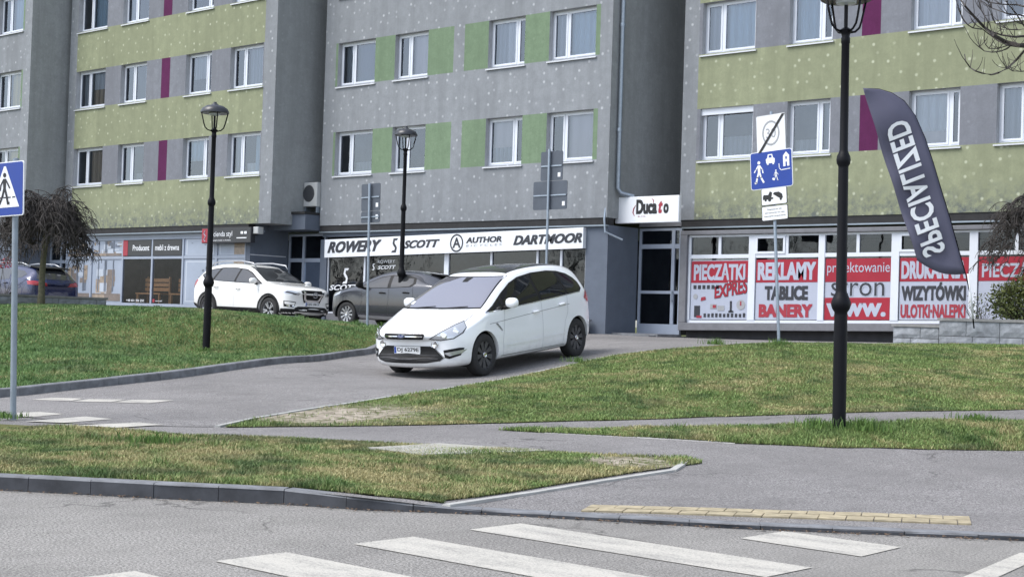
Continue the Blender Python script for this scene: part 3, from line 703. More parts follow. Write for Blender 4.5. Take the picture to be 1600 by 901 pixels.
def win_meshes(w, h, split):
    """frame, panes and sill meshes of a two-light casement, origin at the lower left of the opening"""
    key = (round(w, 2), h, split)
    if key in WPROTO: return WPROTO[key]
    y = .16; f = .055; fr = MB()
    fr.box(0, w, y, y+.07, 0, f); fr.box(0, w, y, y+.07, h-f, h); fr.box(0, f, y+.002, y+.068, f, h-f); fr.box(w-f, w, y+.002, y+.068, f, h-f)
    m = w*split; fr.box(m-.03, m+.03, y+.001, y+.069, f, h-f)
    panes = []
    for a, b in ((f, m-.03), (m+.03, w-f)):
        s = .05; y2 = y-.012
        fr.box(a, b, y2, y2+.05, f, f+s); fr.box(a, b, y2, y2+.05, h-f-s, h-f); fr.box(a, a+s, y2+.001, y2+.049, f+s, h-f-s); fr.box(b-s, b, y2+.001, y2+.049, f+s, h-f-s)
        panes.append(MB().quad((a+s, y2+.025, f+s), (b-s, y2+.025, f+s), (b-s, y2+.025, h-f-s), (a+s, y2+.025, h-f-s)))
    si = MB(); si.add([(-.05, -.05, -.035), (w+.05, -.05, -.035), (w+.05, y+.01, -.005), (-.05, y+.01, -.005), (-.05, -.05, -.07), (w+.05, -.05, -.07), (w+.05, -.03, -.07), (-.05, -.03, -.07)],
                      [(0,1,2,3), (0,4,5,1), (4,7,6,5), (0,3,7,4), (1,5,6,2)])
    obs = []
    for nm, mb, mt in (('window', fr, 'pvc_white'), ('pane', panes[0], 'glass'), ('pane', panes[1], 'glass'), ('sill', si, 'sill')):
        me = bpy.data.meshes.new(nm); me.from_pydata(mb.v, [], mb.f); me.materials.append(MATS[mt]); me.update(); obs.append(me)
    WPROTO[key] = obs; return obs
def curtain_mesh(x0, x1, z0, z1, y, mat, amp=.018):
    n = max(6, int((x1-x0)/.03)); vs = []; fs = []; ph = random.uniform(0, 6)
    for i in range(n+1):
        x = x0+(x1-x0)*i/n; d = amp*sin(ph+i*1.3)+amp*.5*sin(i*.47+ph*2)
        vs += [(x, y+d, z0), (x, y+d*.7, z1)]
        if i: fs.append((2*i-2, 2*i, 2*i+1, 2*i-1))
    me = bpy.data.meshes.new('curtain'); me.from_pydata(vs, [], fs); me.materials.append(MATS[mat]); me.update(); return me
def add_window(root, X, Y, Z, w, split, cur):
    fr, p0, p1, si = win_meshes(w, WH, split); o = ORG[root]
    wd = bpy.data.objects.new('window', fr); col.objects.link(wd); wd.parent = root; wd.location = (X-o.x, Y-o.y, Z-o.z)
    for nm, me in (('pane', p0), ('pane', p1), ('sill', si)):
        c = bpy.data.objects.new(nm, me); col.objects.link(c); c.parent = wd
    m = w*split; wide = (m+.03, w-.06) if split < .5 else (.06, m-.03); nar = (.06, m-.03) if split < .5 else (m+.03, w-.06)
    for kind in cur:
        if kind == 'none': continue
        mat, where, z0, z1 = kind
        a, b = {'wide': wide, 'narrow': nar, 'all': (.05, w-.05), 'half': (wide[0], (wide[0]+wide[1])/2), 'half2': ((wide[0]+wide[1])/2, wide[1])}[where]
        c = bpy.data.objects.new('curtain', curtain_mesh(a, b, z0*WH, z1*WH, .30, mat, .004 if mat in ('blind_blue', 'curtain_pink') else .02)); col.objects.link(c); c.parent = wd
    return wd
NL = ('curtain_lace', 'narrow', .02, .98)
CUR = [[('curtain_white', 'all', .02, .98)], [('curtain_lace', 'wide', .1, .98)], [('curtain_white', 'half', .02, .98), ('curtain_lace', 'half2', .3, .98)], [('curtain_lace', 'all', .35, .98)], [('curtain_sky', 'wide', .02, .98)], [('curtain_white', 'wide', .02, .98)], ['none']]
def pick(): return random.choice(CUR)
B_XS = [.49, 11.19, 5.72, 6.20]
def olive(edge0, edge1, p0, p1):
    return {'xs': [edge0, edge1, p0, p1], 'mat': lambda x, band: (0 if (x < edge0 or x > edge1) else ((3 if p0 < x < p1 else 5) if band else 1))}
def grey(g0, g1, c0, c1):
    return {'xs': [g0, g1, c0, c1], 'mat': lambda x, band: (2 if (band and g0 < x < g1 and not (c0 < x < c1)) else 0)}

# --- block A (far left)
A0, A1 = -59.6, -48.1
bA = thing('apartment_block', (A0, YA, BASE), 'grey rendered apartment block cut off by the left picture edge', 'building', 'staggered sections of the apartment building')
colsA = [(.55, 2.28), (3.15, 4.6), (6.95, 8.3), (9.15, 10.9)]
make_wall(bA, A0, A1, YA, colsA, grey(.45, 11.0, 5.65, 6.1))
for r in ROWS:
    for i, (a, b) in enumerate(colsA):
        c = [('curtain_yellow', 'wide', .02, .98)] if r in (ROWS[0], ROWS[1]) and i == 3 else pick()
        add_window(bA, A0+a, YA, r, b-a, .38 if i != 2 else .64, c)
# --- block B
B0, B1 = -47.83, -36.05
bB = thing('apartment_block', (B0, YB, BASE), 'apartment block with olive bands and purple bars above the furniture shop', 'building', 'staggered sections of the apartment building')
colsB = [(.5, 2.34), (3.3, 4.85), (7.08, 8.48), (9.47, 11.14)]
make_wall(bB, B0, B1, YB, colsB, olive(.47, 11.19, 5.71, 6.2))
cB = {(0,0): [('curtain_brown', 'wide', .02, .98)], (0,1): [('curtain_lace', 'wide', .02, .25)], (0,2): [('curtain_sky', 'wide', .45, .98)], (0,3): [('curtain_sky', 'half2', .02, .98), ('curtain_white', 'half', .02, .3)],
      (1,0): [('curtain_white', 'wide', .5, .98), ('curtain_brown', 'wide', .02, .5)], (1,1): [('curtain_lace', 'half2', .02, .98)], (1,2): [('curtain_lace', 'wide', .4, .98)], (1,3): [('curtain_lace', 'wide', .02, .98)],
      (2,0): [('curtain_sky', 'wide', .02, .98)], (2,1): [('curtain_lace', 'half2', .02, .3)], (2,2): [('curtain_sky', 'wide', .3, .98)]}
for j, r in enumerate(ROWS):
    for i, (a, b) in enumerate(colsB): add_window(bB, B0+a, YB, r, b-a, (.37, .42, .74, .37)[i], cB.get((j, i), pick())+([NL] if (i+j) % 2 else []))
# --- block C
C0, C1 = -35.36, -23.9
bC = thing('apartment_block', (C0, YC, BASE), 'middle grey apartment block with pale green panels above the bicycle shop', 'building', 'staggered sections of the apartment building')
colsC = [(.6, 2.3), (3.17, 4.58), (7.0, 8.38), (9.27, 10.9)]
make_wall(bC, C0, C1, YC, colsC, grey(.5, 11.05, 5.63, 6.06))
cC = {(0,0): [('curtain_lace', 'wide', .02, .3)], (0,1): ['none'], (0,2): [('curtain_pink', 'wide', .4, .98), ('curtain_lace', 'wide', .02, .4)], (0,3): [('curtain_pink', 'wide', .02, .98)],
      (1,0): [('blind_blue', 'wide', .02, .98)], (1,1): [('curtain_pink', 'wide', .02, .98)], (1,2): [('curtain_lace', 'half', .02, .98), ('curtain_white', 'half2', .02, .98)], (1,3): [('curtain_sky', 'wide', .02, .98)]}
for j, r in enumerate(ROWS):
    for i, (a, b) in enumerate(colsC): add_window(bC, C0+a, YC, r, b-a, (.36, .38, .72, .34)[i], cC.get((j, i), pick())+([NL] if (i+j) % 3 == 1 else []))
# --- block D
D0, D1 = -22.57, -4.6
bD = thing('apartment_block', (D0, YD, BASE), 'apartment block with olive bands and purple bars above the print shop', 'building', 'staggered sections of the apartment building')
colsD = [(.57, 2.2), (3.2, 4.42), (6.5, 7.78), (8.66, 10.4), (12.4, 13.8), (15.2, 16.8)]
make_wall(bD, D0, D1, YD, colsD, olive(.47, 17.5, 5.22, 5.72))
cD = {(0,0): [('curtain_lace', 'wide', .02, .45)], (0,1): [('curtain_lace', 'wide', .02, .3)], (0,2): [('curtain_white', 'wide', .3, .98), ('curtain_pink', 'wide', .02, .3)], (0,3): [('curtain_white', 'wide', .02, .98)],
      (1,0): [('curtain_sky', 'wide', .02, .98)], (1,1): [('curtain_sky', 'wide', .02, .98)], (1,2): [('curtain_white', 'wide', .02, .98)]}
for j, r in enumerate(ROWS):
    for i, (a, b) in enumerate(colsD):
        wd = add_window(bD, D0+a, YD, r, b-a, (.34, .70, .76, .34, .6, .4)[i], cD.get((j, i), pick())+([NL] if (i+j) % 2 else []))
        if (j, i) == (0, 0):
            MB().box(0, b-a, .06, .155, WH-.17, WH).build('roller_box', 'pvc_white', wd, local=True)

# ------------------------------------------------------------------ ground floors
def strip_under(root, X0, X1, Y0, ydeep):
    MB().box(X0, X1, Y0+.02, Y0+.3, 4.06, 4.25).build('bitumen_strip', 'bitumen', root)
    MB().box(X0, X1, Y0-.02, Y0+.1, 4.02, 4.057).build('flashing', 'flashing', root)
# shared dark shop interiors
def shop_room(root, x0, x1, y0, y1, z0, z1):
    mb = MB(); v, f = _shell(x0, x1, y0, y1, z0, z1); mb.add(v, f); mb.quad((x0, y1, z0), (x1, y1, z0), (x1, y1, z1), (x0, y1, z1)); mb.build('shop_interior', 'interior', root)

# --- A ground floor
strip_under(bA, A0, -49.2, YA, 1)
MB().box(A0, -49.2, YA+.15, YA+.4, 1.0, 4.05).build('ground_floor_wall', 'plinth_blue', bA)
MB().box(-49.4, -49.2, YA+.41, -.9, 1.0, 4.24).build('side_wall', 'plinth_blue', bA)
g = MB().box(-51.6, -50.0, YA+.11, YA+.149, 1.9, 3.8).build('shop_window', 'frame_grey', bA); MB().quad((-51.5, YA+.105, 2.0), (-50.1, YA+.105, 2.0), (-50.1, YA+.105, 3.7), (-51.5, YA+.105, 3.7)).build('pane', 'car_glass', g)
def entrance(root, X0, X1, Y, z0, z1, ztr, split, mat='frame_grey', kick=.28, mid=None):
    """glazed entrance: frame, transom, panes, handle"""
    f = .07; mb = MB()
    mb.box(X0, X1, Y, Y+.08, z1-f, z1); mb.box(X0, X0+f, Y+.001, Y+.079, z0, z1-f); mb.box(X1-f, X1, Y+.001, Y+.079, z0, z1-f)
    mb.box(X0+f, X1-f, Y+.002, Y+.078, ztr-.06, ztr+.06); mb.box(X0+f, X1-f, Y+.002, Y+.078, z0, z0+kick); mb.box(split-.05, split+.05, Y-.003, Y+.077, z0+kick, z1-f)
    if mid: mb.box(X0+f, X1-f, Y+.003, Y+.075, mid-.04, mid+.04)
    d = mb.build('door', mat, root)
    cells = [(X0+f, split-.05), (split+.05, X1-f)]; rows = [(z0+kick, (mid-.04) if mid else ztr-.06)]+([(mid+.04, ztr-.06)] if mid else [])+[(ztr+.06, z1-f)]
    for a, b in cells:
        for c, e in rows: MB().quad((a, Y+.04, c), (b, Y+.04, c), (b, Y+.04, e), (a, Y+.04, e)).build('pane', 'shop_glass', d)
    MB().tube([(split+.02, Y-.05, 2.05), (split+.02, Y-.05, 2.4)], .012).box(split, split+.04, Y-.05, Y, 2.1, 2.12).box(split, split+.04, Y-.05, Y, 2.33, 2.35).build('handle', 'galvanised', d)
    shop_room(root, X0+.02, X1-.02, Y+.09, Y+2.5, z0, z1)
    return d
entrance(bA, -49.2, -47.86, -1.1, 1.2, 3.9, 3.1, -48.45)
MB().box(-49.2, -47.84, -1.3, -.8, 3.9, 4.6).build('canopy', 'plinth_grey', bA)
# --- B ground floor: furniture shop
strip_under(bB, B0, -37.15, YB, 1)
yb = YB+.15
MB().box(B0, -37.2, yb+.02, yb+.3, 3.9, 4.05).build('fascia', 'frame_grey', bB)
MB().box(B0, -37.2, yb+.02, yb+.3, 1.0, 1.55).build('plinth', 'plinth_grey', bB)
MB().box(-37.42, -37.2, yb+.005, .28, 1.0, 4.245).build('side_wall', 'plinth_blue', bB)
MB().box(-37.2, -37.194, yb+.01, .2, 3.27, 3.3).build('trim_line', 'sill', bB)
MX = [-47.83, -46.18, -44.24, -42.48, -40.74, -38.93, -37.42]
fr = MB(); fr.box(MX[0], MX[-1], yb, yb+.08, 3.83, 3.895); fr.box(MX[0], MX[-1], yb, yb+.08, 1.555, 1.65); fr.box(MX[0], MX[-1], yb+.002, yb+.078, 3.17, 3.26)
for i, x in enumerate(MX): fr.box(max(x-.045, B0), min(x+.045, -37.425), yb-.004, yb+.076, 1.655, 3.825)
fB = fr.build('shopfront', 'frame_grey', bB)
flat_mat('print_base', srgb(146, 156, 172), .4, 0, .08, 1.5); flat_mat('print_pale', srgb(172, 180, 192), .4, 0, .05, 2.); flat_mat('print_brown', srgb(112, 102, 96), .45, 0, .3, 6.); flat_mat('print_shade', srgb(96, 104, 118), .45, 0, .25, 5.); flat_mat('print_oak', srgb(142, 128, 114), .45, 0, .3, 7.)
def print_panel(x0, x1, z0, z1, kind, y):
    p = MB(); p.quad((x0, y, z0), (x1, y, z0), (x1, y, z1), (x0, y, z1), 0); w = x1-x0; h = z1-z0; y2 = y-.003
    def r(a, b, c, d, m, k=0): p.quad((x0+a*w, y2-k, z0+c*h), (x0+b*w, y2-k, z0+c*h), (x0+b*w, y2-k, z0+d*h), (x0+a*w, y2-k, z0+d*h), m)
    if kind == 'kitchen':
        for k in range(16):
            a = random.uniform(0, .85); c = random.uniform(0, .8); m = random.choice((1, 2, 3, 4, 4, 1)); r(a, min(1, a+random.uniform(.05, .3)), c, min(1, c+random.uniform(.06, .4)), m, .0004*k)
        r(.02, .98, .03, .20, 2, .008); r(.05, .45, .05, .17, 4, .009)
        for a in (.2, .42, .46, .7): r(a, a+.03, .25, .98, 3, .0095)
    else:
        r(.06, .94, .05, .95, 1, .001); r(.1, .9, .08, .92, 0, .002)
        for k in range(3): a = random.uniform(.2, .7); c = random.uniform(.55, .8); r(a, a+.06, c, c+.05, 3, .003)
        if kind == 'oak': r(.6, .98, .05, .95, 4, .004); r(.6, .98, .45, .5, 2, .005)
    return p.build('window_print', ['print_base', 'print_pale', 'print_brown', 'print_shade', 'print_oak'], fB)
for i, kind in enumerate(('kitchen', 'kitchen', None, None, 'door', 'oak')):
    a, b = MX[i]+.05, MX[i+1]-.05
    for (c, d) in ((1.655, 3.165), (3.265, 3.825)):
        if kind: print_panel(a, b, c, d, kind, yb+.03)
        elif c < 2: MB().quad((a, yb+.03, c), (b, yb+.03, c), (b, yb+.03, d), (a, yb+.03, d)).build('pane', 'clear_glass', fB)
shop_room(bB, MX[0]+.05, MX[-1]-.05, yb+.1, yb+3.2, 1.56, 3.85)
ent = entrance(bB, -37.19, -35.38, .30, 1.2, 4.02, 3.18, -36.45)
cn = MB().box(-37.3, -35.42, -.55, .5, 4.10, 4.58).build('canopy', 'plinth_blue', bB); MB().box(-37.32, -35.40, -.60, .52, 4.585, 4.66).build('canopy_edge', 'bitumen', cn)
# --- C ground floor: bicycle shop
strip_under(bC, C0, C1, YC, 1)
WARP = lambda x, y, z: (x, y, z+.019*(x+35.0)*(1 if z > 1.6 else .3))
yc = YC+.12
MB().box(C0+.002, -35.06, yc-.05, yc+.2, .9, 3.82).build('pier', 'plinth_blue', bC)
WARP = None
MB().box(-24.64, C1-.001, yc-.05, 1.40, .9, 4.055).build('pier', 'plinth_blue', bC)
MB().box(C0+.01, -24.66, yc+.02, yc+.25, 3.9, 4.056).build('fascia', 'plinth_blue', bC)
WARP = lambda x, y, z: (x, y, z+.019*(x+35.0)*(1 if z > 1.6 else .3))
MB().box(-35.05, -24.65, yc, yc+.25, .9, 1.5).build('plinth', 'plinth_grey', bC)
mx = [-35.05, -33.35, -29.86, -28.1, -26.38, -25.53, -24.65]; fr = MB()
for i, x in enumerate(mx): t = .09 if x == -29.86 else .035; fr.box(max(-35.05, x-t), min(-24.65, x+t), yc, yc+.07, 1.55, 3.25)
fr.box(-35.05, -24.65, yc+.002, yc+.068, 1.505, 1.55)
fC = fr.build('shopfront', 'pvc_white', bC)
for a, b in zip(mx[:-1], mx[1:]): MB().quad((a+.03, yc+.04, 1.56), (b-.03, yc+.04, 1.56), (b-.03, yc+.04, 3.3), (a+.03, yc+.04, 3.3)).build('pane', 'shop_glass', fC)
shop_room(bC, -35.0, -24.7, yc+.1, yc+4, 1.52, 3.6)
def s_logo(x, z, w, h, y, mat, parent, **kw):
    """the angular S mark"""
    P = lambda pts: [(x+a*w, z+b*h) for a, b in pts]
    mb = MB()
    mb.prism(P([(.30, 1.), (1., 1.), (.80, .86), (.52, .86), (.44, .68), (.74, .46), (.82, .30), (.60, .38), (.16, .64)]), y-.002, y)
    mb.prism(P([(.70, 0.), (0., 0.), (.20, .14), (.48, .14), (.56, .32), (.26, .54), (.18, .70), (.40, .62), (.84, .36)]), y-.004, y-.0021)
    return mb.build('emblem', mat, parent, **kw)
sg = thing('shop_sign', (-35.02, -.1, 3.2), 'long white fascia sign with black bicycle brand lettering over the bicycle shop', 'sign')
MB().box(-35.02, -24.64, -.06, .10, 3.24, 3.80).build('board', 'board_white', sg)
lettering('ROWERY', -34.88, 3.37, 2.45, .36, -.066, 'ink_charcoal', sg, .35, .075)
s_logo(-32.0, 3.32, .28, .42, -.064, 'ink_charcoal', sg)
lettering('SCOTT', -31.48, 3.42, 1.5, .24, -.066, 'ink_charcoal', sg, .35, .07)
ci = MB(); ci.lathe([(.26, 0), (.26, -.004), (.215, -.004), (.215, 0)], 32, (-29.30, -.063, 3.52), 'y', closed=True)
ci.build('emblem_ring', 'ink_charcoal', sg); lettering('A', -29.46, 3.38, .32, .30, -.066, 'ink_charcoal', sg, 0, .03)
lettering('AUTHOR', -28.93, 3.50, 1.38, .17, -.066, 'ink_charcoal', sg, .15, .06); lettering('BICYCLES', -28.93, 3.40, 1.38, .06, -.066, 'ink_grey', sg, .15, .0, spacing=1.5)
lettering('DARTMOOR', -27.12, 3.39, 2.45, .27, -.066, 'ink_charcoal', sg, .3, .075)
s_logo(-34.38, 2.42, .30, .48, yc+.036, 'board_white', fC); lettering('SCOTT', -34.98, 2.22, 1.36, .17, yc+.036, 'board_white', fC, .3, .04)
lettering('ROWERY', -32.8, 3.02, .75, .10, yc+.036, 'board_white', fC, .0, .0); lettering('SCOTT', -32.8, 2.84, .8, .11, yc+.036, 'board_white', fC, .3, .03); s_logo(-33.05, 2.82, .14, .2, yc+.036, 'board_white', fC)
WARP = None
dp = MB(); dp.tube([(-23.81, .32, 17.0), (-23.81, .32, 5.05), (-23.75, .38, 4.92), (-23.5, .62, 4.84)], .062, 12)
for z in (6.6, 9.4, 12.2): dp.lathe([(.075, -.05), (.08, 0), (.075, .05)], 12, (-23.81, .32, z))
dp.build('downpipe', 'galvanised', bC, angle=40)
MB().tube([(-23.97, .05, 4.66), (-23.97, -.02, 4.2), (-23.93, -.02, 3.86), (-23.55, .25, 3.66)], .03, 8).build('drain_pipe', 'galvanised', bC)
# dark back wall of the recess between C and D, canopy roof and entrance
MB().box(-23.89, -22.58, 3.6, 3.9, 4.3, WALL1).build('recess_wall', 'wall_dark', bD)
MB().box(-36.04, -35.37, 2.2, 2.5, 4.7, WALL1).build('recess_wall', 'wall_dark', bC)
entrance(bD, -23.89, -22.5, 1.45, 1.2, 4.05, 3.56, -22.76, mid=2.33)
MB().box(-23.88, -22.50, 1.42, 3.5, 4.09, 4.2).build('canopy', 'plinth_grey', bD)
ds = thing('shop_sign', (-23.88, .5, 4.1), 'white box sign with black and red lettering over the narrow entrance', 'sign')
MB().bbox(-24.02, -21.95, .5, .60, 4.12, 4.82, .015).build('box', 'board_white', ds)
lettering('Duca', -23.32, 4.35, .68, .39, .497, 'ink_black', ds, 0, .09); lettering('t', -22.60, 4.36, .14, .33, .496, 'ink_red', ds, .3, .08); lettering('o', -22.44, 4.355, .17, .26, .497, 'ink_black', ds, 0, .08)
MB().tube([(-23.36, .495, 4.30), (-23.42, .495, 4.40), (-23.40, .495, 4.5), (-23.33, .495, 4.6)], [.004, .015, .015, .004], 6).build('swoosh', 'ink_red', ds)
MB().tube([(-22.82, .495, 4.76), (-22.76, .495, 4.71), (-22.76, .495, 4.62)], [.004, .014, .004], 6).build('swoosh', 'ink_red', ds)
lettering('Sp. z o.o.', -23.26, 4.27, .26, .05, .497, 'ink_red', ds, 0, .01)
st = MB().box(-25.1, -22.4, .35, 1.43, .95, 1.215).box(-25.2, -22.45, .05, .345, .95, 1.17).build('entrance_step', 'kerb'); tag(st, 'low concrete step in front of the narrow shop entrance', 'step')
bx = thing('litter_bin', (-24.6, -.35, 1.12), 'small grey concrete bin by the wall behind the white minivan', 'bin')
MB().add([(-24.85, -.5, 1.1), (-24.35, -.5, 1.1), (-24.35, -.1, 1.1), (-24.85, -.1, 1.1), (-24.88, -.53, 1.48), (-24.32, -.53, 1.48), (-24.32, -.07, 1.48), (-24.88, -.07, 1.48)], [(0,3,2,1), (0,1,5,4), (1,2,6,5), (2,3,7,6), (3,0,4,7)]).build('body', 'kerb', bx)
MB().box(-24.92, -24.28, -.57, -.03, 1.482, 1.54).build('rim', 'plinth_grey', bx)
# air conditioner over the B-C canopy
ac = thing('air_conditioner', (-35.7, .1, 4.66), 'white air conditioner outdoor unit on the canopy between two blocks', 'air conditioner')
b = MB().bbox(-36.02, -35.38, -.15, .15, 4.85, 5.62, .02).build('case', 'ac_white', ac)
MB().lathe([(0, -.012), (.25, -.012), (.27, 0), (.27, .01)], 28, (-35.76, -.152, 5.27), 'y').build('fan_grille', 'ac_dark', ac)
MB().box(-36.0, -35.95, -.1, .1, 4.66, 4.85).box(-35.45, -35.40, -.1, .1, 4.66, 4.85).build('bracket', 'galvanised', ac)
sc = MB().bbox(-36.80, -36.55, -1.5, -1.28, 3.92, 4.14, .02).build('alarm_box', 'ac_white'); tag(sc, 'small white alarm box beside the furniture shop sign', 'alarm box')
MB().box(-37.2, -36.5, -1.29, -1.25, 3.98, 4.02).build('bracket', 'plinth_blue', sc)
# --- signs of the furniture shop
hs = thing('shop_sign', (-39.3, YB-.15, 3.6), 'black projecting sign with white lettering at the end of the furniture shop', 'sign')
MB().bbox(-39.32, -36.80, YB-.16, YB+.02, 3.64, 4.13, .015).build('board', 'board_black', hs); MB().box(-39.31, -38.98, YB-.166, YB-.161, 3.66, 4.11).build('red_mark', 'ink_red', hs)
lettering('Hacienda styl', -38.95+.0, 3.80, 1.22, .22, YB-.167, 'board_white', hs, 0, .0); lettering('producent mebli z drewna', -38.9, 3.69, 1.1, .07, YB-.167, 'board_white', hs, 0, 0)
MB().box(-37.30, -37.18, YB-.168, YB-.162, 3.92, 4.0).box(-37.12, -37.0, YB-.168, YB-.162, 3.92, 4.0).box(-37.5, -37.0, YB-.168, YB-.162, 3.78, 3.81).build('icon', 'board_white', hs)
MB().tube([(-39.14, YB-.168, 4.05), (-39.2, YB-.168, 3.95), (-39.1, YB-.168, 3.87), (-39.2, YB-.168, 3.76), (-39.12, YB-.168, 3.7)], .015, 6).build('scroll', 'banner_white', hs)
ps = thing('shop_sign', (-44.1, yb, 3.27), 'black sign with red end and one white word over the left dark shop window', 'sign')
MB().bbox(-44.19, -42.53, yb-.02, yb+.028, 3.27, 3.82, .01).build('board', 'board_black', ps); MB().box(-44.18, -43.9, yb-.027, yb-.021, 3.28, 3.81).build('red_mark', 'ink_red', ps)
lettering('Producent', -43.6, 3.45, .98, .20, yb-.027, 'board_white', ps, 0, .02)
ms = thing('shop_sign', (-42.4, yb, 3.27), 'black sign with three white words over the right dark shop window', 'sign')
MB().bbox(-42.43, -40.79, yb-.02, yb+.028, 3.27, 3.82, .01).build('board', 'board_black', ms)
lettering('mebli z drewna', -42.28, 3.45, 1.36, .2, yb-.027, 'board_white', ms, 0, .015)
lettering('+48 601 306 250', -43.95, 1.70, 1.05, .08, yb+.025, 'board_white', fB, 0, .01); MB().box(-42.40, -42.28, yb+.02, yb+.026, 1.69, 1.80).build('red_mark', 'ink_red', fB); lettering('wzory mebli', -42.25, 1.70, .4, .07, yb+.025, 'board_white', fB, 0, 0)
# wooden benches shown inside
def bench(x, y, z, w, label):
    t = thing('wooden_bench', (x, y, z), label, 'bench')
    for k in range(3): MB().box(0, w, .40, .44, .52+k*.16, .64+k*.16).build('back_slat', 'wood_furniture', t, local=True)
    MB().box(0, w, 0, .42, .40, .45).build('seat', 'wood_furniture', t, local=True)
    for a in (.05, w-.12): MB().box(a, a+.07, .02, .09, 0, .40).build('leg', 'wood_furniture', t, local=True); MB().box(a, a+.07, .445, .51, 0, 1.02).build('leg', 'wood_furniture', t, local=True)
bench(-44.05, yb+.45, 1.57, 1.45, 'wooden slatted bench displayed behind the left dark shop window')
bench(-42.3, yb+.6, 1.57, .8, 'short wooden bench displayed behind the right dark shop window')
# --- D ground floor: print shop
strip_under(bD, -22.5, D1, YD, 1)
WARP = lambda x, y, z: (x, y, z+.021*(x+22.4)*(3.95-z)/2.4)
yd = YD-.15; XR = -8.0
mb = MB(); mb.bbox(-22.42, XR, yd, YD+.2, 3.84, 3.95, .01); mb.bbox(-22.42, XR, yd, YD+.2, 1.33, 1.53, .01); mb.bbox(-22.42, -22.2, yd+.002, YD+.2, 1.532, 3.838, .01)
mb.build('window_surround', 'plinth_grey', bD)
MB().box(-22.4, XR, YD+.22, YD+.4, .8, 1.6).build('plinth', 'plinth_dark', bD)
mull = [(-22.2, -22.13), (-20.35, -20.15), (-18.34, -18.17), (-16.39, -16.19), (-14.45, -14.25), (-12.45, -12.25), (-10.45, -10.25)]
yg = YD-.05; fr = MB()
fr.box(-22.2, XR, yg, yg+.08, 1.532, 1.60); fr.box(-22.2, XR, yg, yg+.08, 3.78, 3.838); fr.box(-22.2, XR, yg+.002, yg+.078, 3.22, 3.32)
for a, b in mull: fr.box(a, b, yg-.012, yg+.07, 1.602, 3.778)
for (a0, a1), (b0, b1) in zip(mull[:-1], mull[1:]): m = (a1+b0)/2; fr.box(m-.04, m+.04, yg+.003, yg+.077, 3.322, 3.776)
for k in (1, 3):
    a = mull[k][1]; m = (mull[k][1]+mull[k+1][0])/2
    for (x0, x1, z0, z1) in ((a, m-.04, 3.32, 3.38), (a, m-.04, 3.72, 3.78), (a, a+.06, 3.38, 3.72), (m-.1, m-.04, 3.38, 3.72)): fr.box(x0, x1, yg-.02, yg+.0, z0, z1)
fD = fr.build('shopfront', 'pvc_white', bD)
for (a0, a1), (b0, b1) in zip(mull[:-1], mull[1:]):
    m = (a1+b0)/2
    for x0, x1 in ((a1, m-.04), (m+.04, b0)): MB().quad((x0, yg+.04, 3.32), (x1, yg+.04, 3.32), (x1, yg+.04, 3.78), (x0, yg+.04, 3.78)).build('pane', 'shop_glass', fD)
    MB().quad((a1, yg+.04, 1.6), (b0, yg+.04, 1.6), (b0, yg+.04, 3.22), (a1, yg+.04, 3.22)).build('pane', 'shop_glass', fD)
shop_room(bD, -22.1, XR-.1, YD+.21, YD+3, 1.5, 3.83)
def banner(k, label, red):
    a, b = mull[k][1]+.02, mull[k+1][0]-.02
    t = thing('window_banner', (a, yg, 1.62), label, 'banner', 'banners in the print shop windows')
    MB().box(a, b, yg+.022, yg+.034, 1.62, 3.17).build('sheet', 'banner_white', t)
    for z0, z1 in red: MB().box(a, b, yg+.016, yg+.0215, z0, z1).build('red_band', 'banner_red', t)
    return t, a, b
yt = yg+.012
def outlined(s, x, z, w, h, mat, edge, t, bold=.05, **kw):
    lettering(s, x-.012, z-.012, w+.024, h+.024, yt+.002, edge, t, 0, bold+.035, name='outline', **kw); lettering(s, x, z, w, h, yt, mat, t, 0, bold, **kw)
t, a, b = banner(0, 'red and white banner with stamp drawings in the leftmost print shop window', [(2.58, 3.15)])
lettering('PIECZĄTKI', a+.08, 2.53, b-a-.16, .56, yt, 'banner_white', t, 0, .06)
outlined('EXPRES', -21.36, 2.17, .98, .30, 'banner_red', 'ink_charcoal', t, .03, slope=.14, grow=.3)
mb = MB()
for k in range(6): mb.box(a+.08+k*.14, a+.17+k*.14, yt, yt+.004, 2.42, 2.52)
for k in range(11): mb.box(a+.42+k*.12, a+.49+k*.12, yt, yt+.004, 1.68, 1.76+random.uniform(0, .03))
mb.box(a+1.22, a+1.28, yt, yt+.004, 1.83, 2.1); mb.box(a+1.18, a+1.33, yt, yt+.004, 1.80, 1.85)
mb.box(a+.12, a+.3, yt, yt+.004, 1.68, 1.98)
tag(mb.build('stamp_drawing', 'ink_charcoal', t), kind='stuff')
mb = MB(); mb.lathe([(.0, 0), (.13, 0)], 24, (a+1.55, yt+.001, 2.0), 'y'); mb.lathe([(.0, 0), (.07, 0)], 14, (a+.15, yt+.001, 2.22), 'y'); mb.box(a+.62, a+.82, yt, yt+.004, 1.9, 2.02); mb.box(a+.85, a+1.05, yt, yt+.004, 1.85, 1.98); tag(mb.build('clock_drawing', 'ink_grey', t), kind='stuff')
mb = MB(); mb.prism([(a+.32, 2.1), (a+.48, 2.14), (a+.46, 2.22), (a+.33, 2.2)], yt-.002, yt); mb.box(a+.7, a+.8, yt-.002, yt, 1.92, 2.0); mb.box(a+.2, a+.36, yt-.002, yt, 1.66, 1.72); mb.box(a+1.53, a+1.57, yt-.003, yt-.001, 1.98, 2.09); mb.build('red_drawing', 'ink_red', t)
t, a, b = banner(1, 'red and white banner with three capital words, second print shop window from the left', [(2.58, 3.17)])
